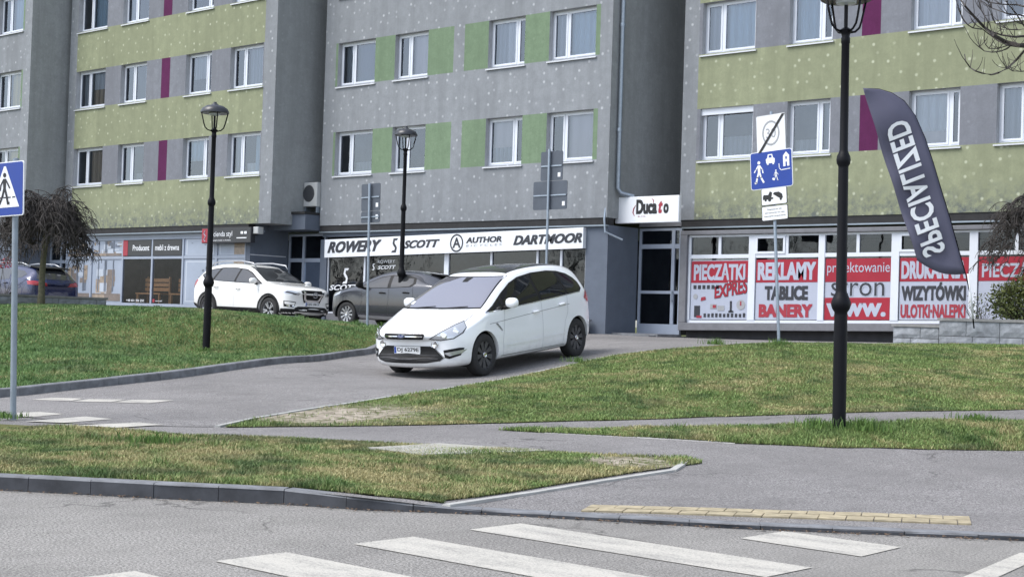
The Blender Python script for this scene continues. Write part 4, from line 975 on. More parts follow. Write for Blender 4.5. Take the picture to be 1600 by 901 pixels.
lettering('REKLAMY', a+.05, 2.64, b-a-.1, .46, yt, 'banner_white', t, 0, .075); lettering('TABLICE', -19.86, 2.12, 1.24, .37, yt, 'ink_charcoal', t, 0, .085); lettering('BANERY', -20.02, 1.68, 1.54, .34, yt, 'ink_red', t, 0, .085)
t, a, b = banner(2, 'red and white banner with lower case words behind the tall lamp post', [(2.58, 3.17), (1.62, 2.18)])
lettering('projektowanie', a+.05, 2.74, b-a-.07, .34, yt, 'banner_white', t, 0, .0); outlined('stron', -17.98, 2.22, 1.42, .40, 'ink_charcoal', 'banner_white', t, .0); lettering('www.', a+.05, 1.70, b-a-.15, .34, yt, 'banner_white', t, 0, .05)
t, a, b = banner(3, 'red and white banner with four capital words partly behind the leaning flag', [(2.58, 3.17)])
lettering('DRUKARNIA', a+.04, 2.64, b-a-.09, .45, yt, 'banner_white', t, 0, .075); lettering('WIZYTÓWKI', a+.05, 2.10, b-a-.1, .46, yt, 'ink_charcoal', t, 0, .075); lettering('ULOTKI·NALEPKI', a+.04, 1.67, b-a-.09, .34, yt, 'ink_red', t, 0, .06)
t, a, b = banner(4, 'red and white banner rising behind the evergreen bush at the right edge', [(2.58, 3.17)])
lettering('PIECZĄTKI', a+.08, 2.57, b-a-.16, .46, yt, 'banner_white', t, 0, .03)
t, a, b = banner(5, 'red and white banner beyond the right picture edge', [(2.58, 3.17)])

WARP = None
# ------------------------------------------------------------------ street lamps
def street_lamp(loc, label, glass=True):
    t = thing('street_lamp', loc, label, 'street lamp', 'black street lamps')
    L = dict(local=True)
    MB().lathe([(0, -.3), (.075, -.3), (.075, .9), (.072, 1.22), (.072, 1.26), (.095, 1.29), (.108, 1.33), (.108, 1.37), (.09, 1.42), (.066, 1.47), (.06, 1.5), (.056, 2.86), (.056, 2.88), (.074, 2.91), (.08, 2.95), (.074, 2.99), (.056, 3.03), (.047, 3.06), (.044, 4.25), (.05, 4.26), (.05, 4.31), (.042, 4.33), (.05, 4.36), (.075, 4.40), (.03, 4.43), (0, 4.43)], 20).build('post', 'lamp_black', t, angle=40, **L)
    ln = MB().lathe([(0, 4.97), (.03, 4.965), (.035, 4.94), (.06, 4.925), (.075, 4.905), (.17, 4.885), (.25, 4.835), (.285, 4.77), (.285, 4.745), (.27, 4.735), (.0, 4.745)], 24).build('lantern_hood', 'lamp_hood', t, angle=35, **L)
    for k in range(4):
        a = pi/4+k*pi/2+.35
        pts = [(r*cos(a), r*sin(a), z) for r, z in ((.05, 4.38), (.13, 4.40), (.185, 4.45), (.21, 4.52), (.235, 4.62), (.265, 4.74))]
        MB().tube(pts, .013, 6).build('arm', 'lamp_black', t, smooth=True, **L)
    MB().lathe([(0, 4.735), (.12, 4.735), (.11, 4.70), (0, 4.68)], 16).build('diffuser', 'lamp_glass', t, angle=40, **L)
    MB().tube([(0, 0, 4.40), (0, 0, 4.69)], .022, 8).build('stem', 'lamp_black', t, **L)
    return t
l1 = street_lamp(LAMP1, 'black street lamp standing on the grass bank left of the driveway')
l2 = street_lamp(LAMP2, 'black street lamp behind the white minivan, in front of the grey hatchback')
l3 = street_lamp(LAMP3, 'tall black street lamp on the verge at the right, nearest the street'); l3.rotation_euler = (0, radians(-.6), 0)

# ------------------------------------------------------------------ road signs
def disc(r, n=28, cx=0, cz=0): return [(cx+r*cos(2*pi*k/n), cz+r*sin(2*pi*k/n)) for k in range(n)]
def rrect(x0, x1, z0, z1, r, n=4):
    out = []
    for cx, cz, a0 in ((x1-r, z0+r, -pi/2), (x1-r, z1-r, 0), (x0+r, z1-r, pi/2), (x0+r, z0+r, pi)):
        out += [(cx+r*cos(a0+k*pi/2/n), cz+r*sin(a0+k*pi/2/n)) for k in range(n+1)]
    return out
def plate(t, x0, x1, z0, z1, mat, y=-.06, border=None, r=.03, name='plate'):
    p = MB().prism(rrect(x0, x1, z0, z1, r), y, y+.012).build(name, mat, t, local=True)
    if border: MB().prism(rrect(x0+.012, x1-.012, z0+.012, z1-.012, r*.8), y-.003, y-.001).build('panel', border, p, local=True)
    return p
def limb(mb, pts, w, y0, y1):
    """flat limb of a pictogram"""
    for (a, b) in zip(pts[:-1], pts[1:]):
        d = Vector((b[0]-a[0], b[1]-a[1])); n = Vector((-d.y, d.x)).normalized()*w/2; e = d.normalized()*w*.25
        mb.prism([(a[0]-e.x+n.x, a[1]-e.y+n.y), (a[0]-e.x-n.x, a[1]-e.y-n.y), (b[0]+e.x-n.x, b[1]+e.y-n.y), (b[0]+e.x+n.x, b[1]+e.y+n.y)], y0, y1)
def walker(t, cx, z0, h, mat, y, flip=1, name='pictogram'):
    mb = MB(); q = lambda x, z: (cx+flip*x*h, z0+z*h); k = [0]
    def L_(pts, w): k[0] += 1; limb(mb, [q(*p) for p in pts], w*h, y-.001-.0003*k[0], y-.0003*k[0])
    mb.prism(disc(.075*h, 14, *q(.0, .915)), y-.001, y)
    mb.prism([q(-.075, .80), q(.075, .80), q(.06, .46), q(-.06, .46)], y-.0011, y-.0001)
    L_([(-.02, .48), (-.09, .25), (-.22, .02)], .085); L_([(.02, .48), (.10, .26), (.16, .02), (.22, .02)], .085)
    L_([(-.05, .77), (-.17, .60), (-.20, .44)], .055); L_([(.05, .77), (.16, .62), (.24, .50)], .055)
    return mb.build(name, mat, t, local=True)
# combined sign on the right
sc_ = thing('road_sign', POST_C, 'leaning pole with a 30 zone end plate over a blue residential zone sign', 'road sign', None, (0, radians(-4.0), 0))
MB().tube([(0, 0, -.3), (0, 0, 4.34)], .03, 12).build('pole', 'galvanised', sc_, local=True, angle=40)
p = plate(sc_, -.30, .33, 3.42, 4.14, 'ink_grey', -.06, 'sign_white'); p.location.z = .14
mb = MB(); n = 30
ring = [(.015+.185*cos(2*pi*k/n), -.0665, 3.79+.235*sin(2*pi*k/n)) for k in range(n)]+[(.015+.155*cos(2*pi*k/n), -.0665, 3.79+.20*sin(2*pi*k/n)) for k in range(n)]
mb.add(ring, [(k, (k+1) % n, n+(k+1) % n, n+k) for k in range(n)]).build('ring', 'ink_grey', p, local=True)
lettering('30', -.09, 3.70, .21, .18, -.067, 'ink_grey', p, 0, .0, local=True)
MB().prism([(-.27, 3.44), (-.21, 3.44), (.32, 4.12), (.26, 4.12)], -.071, -.068).build('bar', 'ink_black', p, local=True)
p = plate(sc_, -.45, .45, 2.71, 3.42-.005, 'sign_white', -.065, 'sign_blue', .05); p.location.z = .185
walker(p, -.26, 2.83, .42, 'sign_white', -.070, -1)
mb = MB(); mb.prism([(-.10, 3.18), (.08, 3.18), (.085, 3.26), (.05, 3.28), (.03, 3.35), (-.06, 3.35), (-.08, 3.28), (-.11, 3.26)], -.0702, -.069)
mb.prism([(-.085, 3.155), (-.05, 3.155), (-.05, 3.18), (-.085, 3.18)], -.0702, -.069).prism([(.03, 3.155), (.065, 3.155), (.065, 3.18), (.03, 3.18)], -.0702, -.069).build('car_pictogram', 'sign_white', p, local=True)
MB().prism([(-.045, 3.285), (.02, 3.285), (.012, 3.33), (-.042, 3.33)], -.0715, -.0704).build('car_window', 'sign_blue', p, local=True)
MB().prism([(.26, 3.09), (.39, 3.09), (.39, 3.29), (.325, 3.36), (.26, 3.29)], -.0702, -.069).build('house_pictogram', 'sign_white', p, local=True)
MB().prism([(.31, 3.09), (.34, 3.09), (.34, 3.17), (.31, 3.17)], -.0715, -.0704).prism([(.31, 3.22), (.34, 3.22), (.34, 3.27), (.31, 3.27)], -.0715, -.0704).build('house_openings', 'sign_blue', p, local=True)
mb = MB(); limb(mb, [(.17, 3.15), (.175, 3.07), (.21, 3.03), (.40, 3.04)], .016, -.0704, -.069); mb.build('kerb_pictogram', 'sign_white', p, local=True)
walker(p, .10, 2.85, .20, 'sign_white', -.0706, 1, 'child_pictogram'); MB().prism(disc(.022, 12, .04, 2.88), -.0708, -.069).build('ball', 'sign_white', p, local=True)
p = plate(sc_, -.25, .33, 2.32, 2.705, 'ink_black', -.06, 'sign_white'); p.location.z = .66; p.scale = (.95, 1, .83)
mb = MB(); mb.prism([(-.21, 2.45), (.02, 2.45), (.02, 2.49), (-.02, 2.49), (.0, 2.60), (-.05, 2.63), (-.09, 2.55), (-.19, 2.56), (-.21, 2.52)], -.066, -.064); mb.prism(disc(.035, 12, -.06, 2.435), -.0662, -.0642)
mb.prism([(.02, 2.56), (.20, 2.43), (.24, 2.47), (.22, 2.55), (.15, 2.60), (.10, 2.60), (.05, 2.60)], -.0664, -.0643); mb.prism(disc(.025, 10, .19, 2.43), -.0666, -.0645); mb.prism(disc(.025, 10, -.15, 2.435), -.0666, -.0645)
mb.build('tow_pictogram', 'ink_black', p, local=True)
p = plate(sc_, -.25, .34, 1.95, 2.315, 'ink_black', -.06, 'sign_white'); p.location.z = .855; p.scale = (.95, 1, .74)
for k, s in enumerate(('Dopuszcza się', 'zatrzymanie na czas', 'wykonania zaopatrzenia')): lettering(s, -.10+(-.02-.055*(k > 0)-.02*(k > 1)), 2.20-k*.085, .32+.12*(k > 0)+.04*(k > 1), .05, -.0655, 'ink_charcoal', p, 0, .0, local=True)
MB().box(-.05, .05, -.05, .04, 2.5, 2.53).box(-.05, .05, -.05, .04, 3.0, 3.03).box(-.05, .05, -.05, .04, 3.75, 3.78).build('clamp', 'galvanised', sc_, local=True)
# pedestrian crossing sign at the left edge
sl_ = thing('road_sign', SIGN_L, 'blue pedestrian crossing sign on a grey pole at the left picture edge', 'road sign', None, (radians(0), radians(-2.4), radians(10)))
MB().tube([(0, 0, -.3), (0, 0, 2.96)], .034, 12).lathe([(.036, 2.95), (.036, 2.99), (0, 3.0)], 12).build('pole', 'post_grey', sl_, local=True, angle=40)
sl_x = -.10
p = plate(sl_, -.31+sl_x, .31+sl_x, 2.33, 2.95, 'sign_white', -.065, 'sign_blue', .03)
MB().prism([(-.245+sl_x, 2.43), (.245+sl_x, 2.43), (.015+sl_x, 2.90), (-.015+sl_x, 2.90)], -.071, -.069).build('triangle', 'sign_white', p, local=True)
walker(p, sl_x, 2.47, .36, 'ink_black', -.073, 1)
mb = MB()
for k in range(5): mb.prism([(sl_x-.17+k*.075, 2.535), (sl_x-.12+k*.075, 2.535), (sl_x-.12+k*.075, 2.55), (sl_x-.17+k*.075, 2.55)], -.0722, -.0712)
mb.build('stripes', 'ink_black', p, local=True)
# backs of two signs seen from behind
def back_sign(loc, plates, hgt, label, lean, rz):
    t = thing('road_sign', loc, label, 'road sign', 'signs seen from behind', (0, radians(lean), radians(rz)))
    MB().tube([(0, -.05, -.3), (0, -.05, hgt)], .03, 12).build('pole', 'galvanised', t, local=True, angle=40)
    for (x0, x1, z0, z1) in plates:
        pl_ = MB().prism(rrect(x0, x1, z0, z1, .04), .0, .012).build('plate', 'sign_back', t, local=True)
        MB().box(x0+.02, x1-.02, -.018, -.001, (z0+z1)/2-.015, (z0+z1)/2+.015).build('rail', 'galvanised', pl_, local=True)
        MB().box(x1-.14, x1-.06, -.004, -.001, z0+.08, z0+.18).build('sticker', 'sign_white', pl_, local=True)
    return t
back_sign(POST_A, [(-.33, .31, 2.66, 3.30), (-.33, .31, 2.38, 2.65)], 3.3, 'grey pole with two sign plates seen from behind, beside the grey hatchback', -1.4, 0)
back_sign(POST_B, [(-.29, .37, 3.52, 4.2), (-.50, .52, 2.85, 3.51)], 4.25, 'grey pole with stacked sign plates seen from behind, above the minivan roof', -.4, 0)

# ------------------------------------------------------------------ feather flag
fb = Vector(FLAG_BASE); fl = thing('feather_flag', FLAG_BASE, 'leaning dark grey feather flag with mirrored white lettering by the print shop', 'flag', None, (0, 0, YAW))
E_ = FLAG_EDGE; Lf = FLAG_LEFT
def lerp_poly(pts, t):
    d = [0]
    for a, b in zip(pts[:-1], pts[1:]): d.append(d[-1]+math.hypot(b[0]-a[0], b[1]-a[1]))
    s = t*d[-1]
    for i in range(len(pts)-1):
        if s <= d[i+1] or i == len(pts)-2:
            k = (s-d[i])/(d[i+1]-d[i]); return (pts[i][0]+(pts[i+1][0]-pts[i][0])*k, pts[i][1]+(pts[i+1][1]-pts[i][1])*k)
nu, nv = 40, 10; vs = []; fs = []
left_pts = [Lf[0], Lf[1]]
def wave(x, z): return .05*sin(z*2.1+x*2.6)+.03*sin(z*4.3-x*3.1)
for i in range(nu+1):
    a = lerp_poly(left_pts, i/nu); b = lerp_poly(E_, i/nu)
    if i/nu > .985: b = E_[-1]
    for j in range(nv+1):
        k = j/nv; x = a[0]+(b[0]-a[0])*k; z = a[1]+(b[1]-a[1])*k
        if i == nu and 0 < k < 1: z = min(z, z) - .12*sin(pi*k)
        vs.append((x, wave(x, z)*min(1, (1-k)*2.5), z))
for i in range(nu):
    for j in range(nv): fs.append((i*(nv+1)+j, i*(nv+1)+j+1, (i+1)*(nv+1)+j+1, (i+1)*(nv+1)+j))
cloth = MB().add(vs, fs).build('cloth', 'flag_cloth', fl, smooth=True, local=True)
mod = cloth.modifiers.new('thick', 'SOLIDIFY'); mod.thickness = .004; mod.offset = 1
MB().tube([(x, .0, z) for x, z in [(0, -.2), (-.08, .45)]+E_[::-1]], [.016, .014]+[.012-.0007*k for k in range(len(E_))], 8).build('pole', 'lamp_black', fl, local=True, smooth=True)
MB().tube([(-.02, 0, 0), (-.155, 0, .93)], .02, 8).build('sleeve', 'board_white', fl, local=True, smooth=True)
T0, T1, T2 = [Vector(q) for q in FLAG_TEXT]
v, f = text_geo('SPECIALIZED', .12, .025, 1.05); U_ = T1-T0; W_ = (T2-T0)
mb = MB(); W_ = Vector((U_.y*-1, U_.x)).normalized()*-.46 if False else Vector((-U_.y, U_.x)).normalized()*-.50
mb.add([(lambda P: (P.x, wave(P.x, P.y)*.55-.055, P.y))(T0+U_*a+W_*b) for a, b in v], f).build('lettering', 'board_white', fl, local=True)

# ------------------------------------------------------------------ stone walls
def stone_wall(name, label, P0, P1, zb, zt, thick, courses, lmean, coping=.07, cat='wall'):
    P0 = Vector(P0); P1 = Vector(P1); d = (P1-P0); L = d.length; d.normalize(); n = Vector((d.y, -d.x))
    t = thing(name, (P0.x, P0.y, zb), label, cat)
    def box_(x0, x1, y0, y1, z0, z1, nm, mat, rough=0.):
        nx_, nz_ = (4, 3) if rough else (1, 1); vs = []; fs = []
        for j in range(nz_+1):
            for i in range(nx_+1):
                e = i in (0, nx_) or j in (0, nz_); x = x0+(x1-x0)*i/nx_; z = z0+(z1-z0)*j/nz_; y = y0-(0 if e else rough*random.uniform(.3, 1.))
                vs.append((P0.x+d.x*x-n.x*y, P0.y+d.y*x-n.y*y, z))
        k = len(vs)
        for (x, z) in ((x0, z0), (x1, z0), (x1, z1), (x0, z1)): vs.append((P0.x+d.x*x-n.x*y1, P0.y+d.y*x-n.y*y1, z))
        W1 = nx_+1
        for j in range(nz_):
            for i in range(nx_): fs.append((j*W1+i, j*W1+i+1, (j+1)*W1+i+1, (j+1)*W1+i))
        top = [nz_*W1+i for i in range(W1)]; bot = [i for i in range(W1)]; lef = [j*W1 for j in range(nz_+1)]; rig = [j*W1+nx_ for j in range(nz_+1)]
        fs += [tuple(top+[k+2, k+3]), tuple(bot[::-1]+[k, k+1][0:2]) , tuple(rig[::-1]+[k+1, k+2]), tuple(lef+[k+3, k]), (k+1, k, k+3, k+2)]
        return MB().add(vs, fs).build(nm, mat, t)
    box_(.01, L-.01, .03, thick-.02, zb-.3, zt-coping-.002, 'core', 'mortar')
    hc = (zt-coping-zb)/courses
    for c in range(courses):
        x = 0.
        while x < L-.05:
            w = min(lmean*random.uniform(.75, 1.25), L-x)
            if L-(x+w) < .2: w = L-x
            box_(x+.006, x+w-.006, 0, .028, zb+c*hc+.006, zb+(c+1)*hc-.006, 'stone', 'stone', .03); x += w
    box_(-.03, L+.03, -.03, thick+.02, zt-coping, zt, 'coping', 'coping')
    return t
stone_wall('retaining_wall', 'low grey stone wall section in front of the print shop windows', (-15.3, -.6), (-14.22, -.6), 1.08, 1.63, .4, 2, .55, .05)
stone_wall('retaining_wall', 'taller grey stone planter wall under the evergreen bush', (-14.2, -.64), (-7.5, -.64), 1.08, 1.79, .4, 2, .62, .06)
pb = MB().box(-14.15, -7.5, -.22, 1.15, .9, 1.62).build('planter_soil', 'soil'); tag(pb, 'brown soil filling the stone planter by the print shop', 'soil', kind='stuff')
stone_wall('retaining_wall', 'low grey stone wall on top of the left bank under the weeping tree', (-32.6, -15.2), (-33.45, -8.9), 1.25, 1.70, .35, 2, .6, .05)
# ------------------------------------------------------------------ cars
# local axes: x forward from the front axle, y to the car's left, z up from the ground
def smooth(a, b, x): t = min(1, max(0, (x-a)/(b-a))); return t*t*(3-2*t)
def loft_body(st, nose, tail, xf, xr, levels=2):
    """st rows: x, zb, w, zs, ws, zt, wt, ze.  nose/tail: how far the corners sweep back"""
    rings = []
    def ring(r):
        x, zb, w, zs, ws, zt, wt, ze = r; hgt = zs-zb
        P = [(0, zb), (.55*w, zb), (.90*w, zb+.015), (.985*w, zb+.10), (w, zb+.42*hgt), (w*.998, zb+.74*hgt), (ws, zs)]
        P += [(ws+(wt-ws)*a, zs+(ze-zs)*b) for a, b in ((.10, .22), (.46, .55), (.80, .84))]
        P += [(wt, ze), (.84*wt, zt-.30*(zt-ze)), (.45*wt, zt-.06*(zt-ze)), (0, zt)]
        out = []
        for y, z in P:
            k = (abs(y)/.9)**2.3; xx = x-nose*k*smooth(-.35, xf, x)+tail*k*smooth(-2.9, xr, x); out.append((xx, y, z))
        return out
    R = [ring(r) for r in st]
    n = len(R[0]); full = []
    for r in R: full.append(r+[(x, -y, z) for x, y, z in r[-2:0:-1]])
    m = len(full[0]); vs = [v for r in full for v in r]; fs = []
    for i in range(len(full)-1):
        for k in range(m): fs.append((i*m+k, i*m+(k+1) % m, (i+1)*m+(k+1) % m, (i+1)*m+k))
    for base, rev in ((0, False), ((len(full)-1)*m, True)):
        fs.append((base, base+1, base+m-1))
        for k in range(1, n-2): fs.append((base+k, base+k+1, base+m-k-1, base+m-k))
        fs.append((base+n-2, base+n-1, base+n))
    me = bpy.data.meshes.new('body_tmp'); me.from_pydata(vs, [], fs); me.update()
    bm = bmesh.new(); bm.from_mesh(me); bmesh.ops.recalc_face_normals(bm, faces=bm.faces); bm.to_mesh(me); bm.free()
    ob = bpy.data.objects.new('body_tmp', me); col.objects.link(ob)
    s = ob.modifiers.new('s', 'SUBSURF'); s.levels = levels; s.render_levels = levels
    bpy.context.view_layer.update()
    sm = bpy.data.meshes.new_from_object(ob.evaluated_get(_dg()))
    bpy.data.objects.remove(ob, do_unlink=True); bpy.data.meshes.remove(me)
    return sm
def cut_arches(sm, wheels, rad, inner=.55):
    ob = bpy.data.objects.new('b', sm); col.objects.link(ob); cut = []
    for (x, z) in wheels:
        for s in (1, -1):
            mb = MB(); mb.lathe([(rad, 0), (rad, .7)], 40, (0, 0, 0), 'y'); n = 40
            mb.f.append(tuple(range(n))); mb.f.append(tuple(range(2*n-1, n-1, -1))); mb.m += [0, 0]
            me = bpy.data.meshes.new('c'); me.from_pydata([(a+x, (b+inner)*s, c+z) for a, b, c in mb.v], [], mb.f)
            bm = bmesh.new(); bm.from_mesh(me); bmesh.ops.recalc_face_normals(bm, faces=bm.faces); bm.to_mesh(me); bm.free()
            c = bpy.data.objects.new('c', me); col.objects.link(c); cut.append(c)
            m = ob.modifiers.new('b', 'BOOLEAN'); m.object = c; m.operation = 'DIFFERENCE'; m.solver = 'EXACT'
    bpy.context.view_layer.update()
    out = bpy.data.meshes.new_from_object(ob.evaluated_get(_dg()))
    for c in cut: bpy.data.objects.remove(c, do_unlink=True)
    bpy.data.objects.remove(ob, do_unlink=True)
    return out
class Car:
    def __init__(s, name, loc, rot, label, group, st, nose, tail, xf, xr, paint, wheels, rad, rwheel, rim, track, lw=.21):
        s.t = thing(name, loc, label, 'car', group, rot); s.rot = rot
        ORG.pop(s.t)
        sm = loft_body(st, nose, tail, xf, xr)
        bm = bmesh.new(); bm.from_mesh(sm); bmesh.ops.triangulate(bm, faces=bm.faces); s.bvh = BVHTree.FromBMesh(bm); bm.free()
        body = cut_arches(sm, wheels, rad); body.materials.clear(); body.materials.append(MATS[paint])
        body.polygons.foreach_set('use_smooth', [True]*len(body.polygons))
        try: body.set_sharp_from_angle(angle=radians(42))
        except Exception: pass
        s.body = bpy.data.objects.new('body', body); col.objects.link(s.body); s.body.parent = s.t
        for (x, z) in wheels:
            for sd in (1, -1):
                mb = MB(); k = 20; vs = []
                for i in range(k+1):
                    a = -.25+(pi+.5)*i/k
                    for y in (.52, .86 if True else .9): vs.append((x+(rad-.004)*cos(a), sd*y, z+(rad-.004)*sin(a)))
                fs = [(2*i, 2*i+1, 2*i+3, 2*i+2) for i in range(k)]
                mb.add(vs, fs); mb.add([(x+(rad-.004)*cos(-.25+(pi+.5)*i/k), sd*.52, z+(rad-.004)*sin(-.25+(pi+.5)*i/k)) for i in range(k+1)], [tuple(range(k+1))])
                mb.build('wheel_arch_liner', 'black_trim', s.t, local=True)
        s.wheels(wheels, rwheel, rim, track, lw)
    def wheels(s, wheels, r, rim, track, w):
        tyre = MB(); tyre.lathe([(r*.64, -w*.45), (r*.70, -w*.5), (r*.90, -w*.5), (r*.975, -w*.42), (r, -w*.3), (r, w*.3), (r*.975, w*.42), (r*.90, w*.5), (r*.70, w*.5), (r*.64, w*.45)], 36, (0, 0, 0), 'y', closed=True)
        rm = MB(); rr = r*.68; style, mat = rim
        rm.lathe([(rr, .02), (rr, .085), (rr*.93, .095), (rr*.90, .07), (rr*.88, .02)], 36, (0, 0, 0), 'y')
        nsp = {'cap': 9, 'five': 10, 'ten': 10}[style]
        for k in range(nsp):
            a = 2*pi*k/nsp; hw = {'cap': .20, 'five': .085, 'ten': .15}[style]
            if style == 'five': a = 2*pi*(k//2)/5+(.17 if k % 2 else -.17)
            i0, i1 = rr*.15, rr*.93
            def pt(rad_, da, y): return (rad_*cos(a+da), y, rad_*sin(a+da))
            h0 = .5 if style == 'cap' else .34
            v = [pt(i0, -h0, .075), pt(i0, h0, .075), pt(i1, hw, .088), pt(i1, -hw, .088), pt(i0, -h0, .03), pt(i0, h0, .03), pt(i1, hw*1.1, .03), pt(i1, -hw*1.1, .03)]
            rm.add(v, [(0,1,2,3), (0,4,5,1), (1,5,6,2), (3,2,6,7), (0,3,7,4)])
        rm.lathe([(0, .095), (rr*.20, .092), (rr*.24, .07), (rr*.24, .03)], 20, (0, 0, 0), 'y')
        dk = MB(); dk.lathe([(0, .015), (rr*.92, .018)], 30, (0, 0, 0), 'y')
        hub = MB(); hub.lathe([(rr*.10, .097), (rr*.17, .101), (rr*.19, .094)], 20, (0, 0, 0), 'y')
        hub.lathe([(0, .0975), (rr*.10, .097)], 20, (0, 0, 0), 'y')
        protos = None
        for (x, z) in wheels:
            for sd in (1, -1):
                if protos is None:
                    o = tyre.build('wheel', 'tyre', s.t, local=True, angle=50); c = rm.build('rim', mat, o, local=True, angle=40); d = dk.build('brake_disc', 'black_trim', o, local=True); e = hub.build('hub_cap', 'chrome' if style != 'five' else 'black_trim', o, local=True); protos = o
                else:
                    o = clone(protos, s.t)
                o.location = (x, sd*track, r); o.rotation_euler = (0, random.uniform(0, 3), 0 if sd > 0 else pi)
    def project(s, pts2, d, o3, ex, ez, off):
        """drop points of a flat outline onto the body along direction d"""
        out = []
        for a, b in pts2:
            p = o3+ex*a+ez*b; hit = s.bvh.ray_cast(p-d*4, d, 9)
            if hit[0] is None:
                q = s.bvh.find_nearest(p); out.append(q[0]+q[1]*off)
            else:
                nn = hit[1] if hit[1].dot(d) < 0 else -hit[1]; out.append(hit[0]+nn*off)
        return out
    def panel(s, name, poly, view, mat, off=.004, step=.06, parent=None, sm=True):
        """outline in a view ('left': x,z / 'right': x,z / 'front': y,z / 'rear': y,z / 'top': x,y or a direction with 3d points) laid on the body"""
        V = {'left': (Vector((0, -1, 0)), Vector((0, .0, 0)), Vector((1, 0, 0)), Vector((0, 0, 1))), 'right': (Vector((0, 1, 0)), Vector((0, 0, 0)), Vector((1, 0, 0)), Vector((0, 0, 1))),
             'front': (Vector((-1, 0, 0)), Vector((0, 0, 0)), Vector((0, 1, 0)), Vector((0, 0, 1))), 'rear': (Vector((1, 0, 0)), Vector((-3, 0, 0)), Vector((0, 1, 0)), Vector((0, 0, 1))), 'top': (Vector((0, 0, -1)), Vector((0, 0, 1)), Vector((1, 0, 0)), Vector((0, 1, 0)))}
        if isinstance(view, str): d, o3, ex, ez = V[view]; P = [tuple(p) for p in poly]
        else:
            d = Vector(view).normalized(); o3 = Vector(poly[0]); ez = (Vector((0, 0, 1))-d*d.z).normalized(); ex = ez.cross(d)
            P = [((Vector(q)-o3).dot(ex), (Vector(q)-o3).dot(ez)) for q in poly]
        P = [tuple(p) for p in resample(list(P)+[P[0]], step)[:-1]]
        xs = [p[0] for p in P]; ys = [p[1] for p in P]
        gx, gy = np.meshgrid(np.arange(min(xs)+step/2, max(xs), step), np.arange(min(ys)+step/2, max(ys), step)); g = np.c_[gx.ravel(), gy.ravel()]
        g = g[in_poly(g[:, 0], g[:, 1], P)]; n = len(P)
        r = delaunay_2d_cdt([Vector(p) for p in P]+[Vector(p) for p in g], [(i, (i+1) % n) for i in range(n)], [], 1, 1e-5)
        V3 = s.project([(v.x, v.y) for v in r[0]], d, o3, ex, ez, off)
        o = link_mesh(name, V3, [tuple(f) for f in r[2]], mat, parent or s.t, smooth=sm)
        bm = bmesh.new(); bm.from_mesh(o.data)
        if len(bm.faces):
            av = sum((f.normal*f.calc_area() for f in bm.faces), Vector())
            if av.dot(d) > 0: bmesh.ops.reverse_faces(bm, faces=bm.faces)
        bm.to_mesh(o.data); bm.free()
        return o
    def both(s, name, poly, mat, off=.004, **kw):
        return [s.panel(name, poly, v, mat, off, **kw) for v in ('left', 'right')]
    def line(s, name, pts, view, w, mat, off=.003, parent=None):
        """thin strip along a polyline"""
        P = resample(pts, .05); L = []; R_ = []
        for i, p in enumerate(P):
            a = P[max(0, i-1)]; b = P[min(len(P)-1, i+1)]; t = (b-a)/np.linalg.norm(b-a); n = np.array([-t[1], t[0]])*w/2; L.append(p+n); R_.append(p-n)
        V = {'left': (Vector((0, -1, 0)), Vector((1, 0, 0)), Vector((0, 0, 1))), 'right': (Vector((0, 1, 0)), Vector((1, 0, 0)), Vector((0, 0, 1))), 'front': (Vector((-1, 0, 0)), Vector((0, 1, 0)), Vector((0, 0, 1))), 'top': (Vector((0, 0, -1)), Vector((1, 0, 0)), Vector((0, 1, 0))), 'rear': (Vector((1, 0, 0)), Vector((0, 1, 0)), Vector((0, 0, 1)))}[view]
        d, ex, ez = V; q = s.project([tuple(p) for p in L+R_], d, Vector((0, 0, 0)), ex, ez, off); n = len(P)
        o = link_mesh(name, q, [(i, i+1, n+i+1, n+i) for i in range(n-1)], mat, parent or s.t, smooth=True)
        return o
    def on_side(s, x, z, sd):
        h = s.bvh.ray_cast(Vector((x, sd*4, z)), Vector((0, -sd, 0)), 9); return h[0] if h[0] else Vector((x, sd*.9, z))
    def handle(s, x, z, mat, L=.19):
        for sd in (1, -1):
            p = s.on_side(x, z, sd); y = p.y
            pts = [(x-L/2, y+sd*.005, z-.005), (x-L/2+.03, y+sd*.038, z), (x, y+sd*.045, z+.004), (x+L/2-.03, y+sd*.038, z), (x+L/2, y+sd*.005, z-.005)]
            MB().tube(pts, [.014, .018, .019, .018, .014], 8).build('door_handle', mat, s.t, local=True, smooth=True)
    def mirror(s, x, z, mat, lean=.0, size=1.):
        for sd in (1, -1):
            p = s.on_side(x, z-.04, sd); y = p.y; c = Vector((x-.02, y+sd*.15, z+.06))
            vs = []; fs = []; nu_, nv_ = 14, 9
            for i in range(nv_+1):
                th = pi*i/nv_
                for k in range(nu_):
                    ph = 2*pi*k/nu_; q = Vector((sin(th)*cos(ph), cos(th), sin(th)*sin(ph))); q = Vector([math.copysign(abs(a)**.75, a) for a in q])
                    xx = q.x*.085*size
                    if xx < 0: xx *= .55
                    vs.append(c+Vector((xx, q.y*.115*size, q.z*.082*size)))
            for i in range(nv_):
                for k in range(nu_): fs.append((i*nu_+k, i*nu_+(k+1) % nu_, (i+1)*nu_+(k+1) % nu_, (i+1)*nu_+k))
            m = MB().add(vs, fs).build('wing_mirror', mat, s.t, local=True, smooth=True)
            MB().tube([(x-.02, y-sd*.02, z-.02), (x-.02, y+sd*.10, z+.0)], [.035, .03], 8).build('mirror_foot', 'black_trim', m, local=True)
            MB().prism([(c.y-.09*size, c.z-.055*size), (c.y+.09*size, c.z-.055*size), (c.y+.085*size, c.z+.06*size), (c.y-.085*size, c.z+.06*size)], 0, .004).v
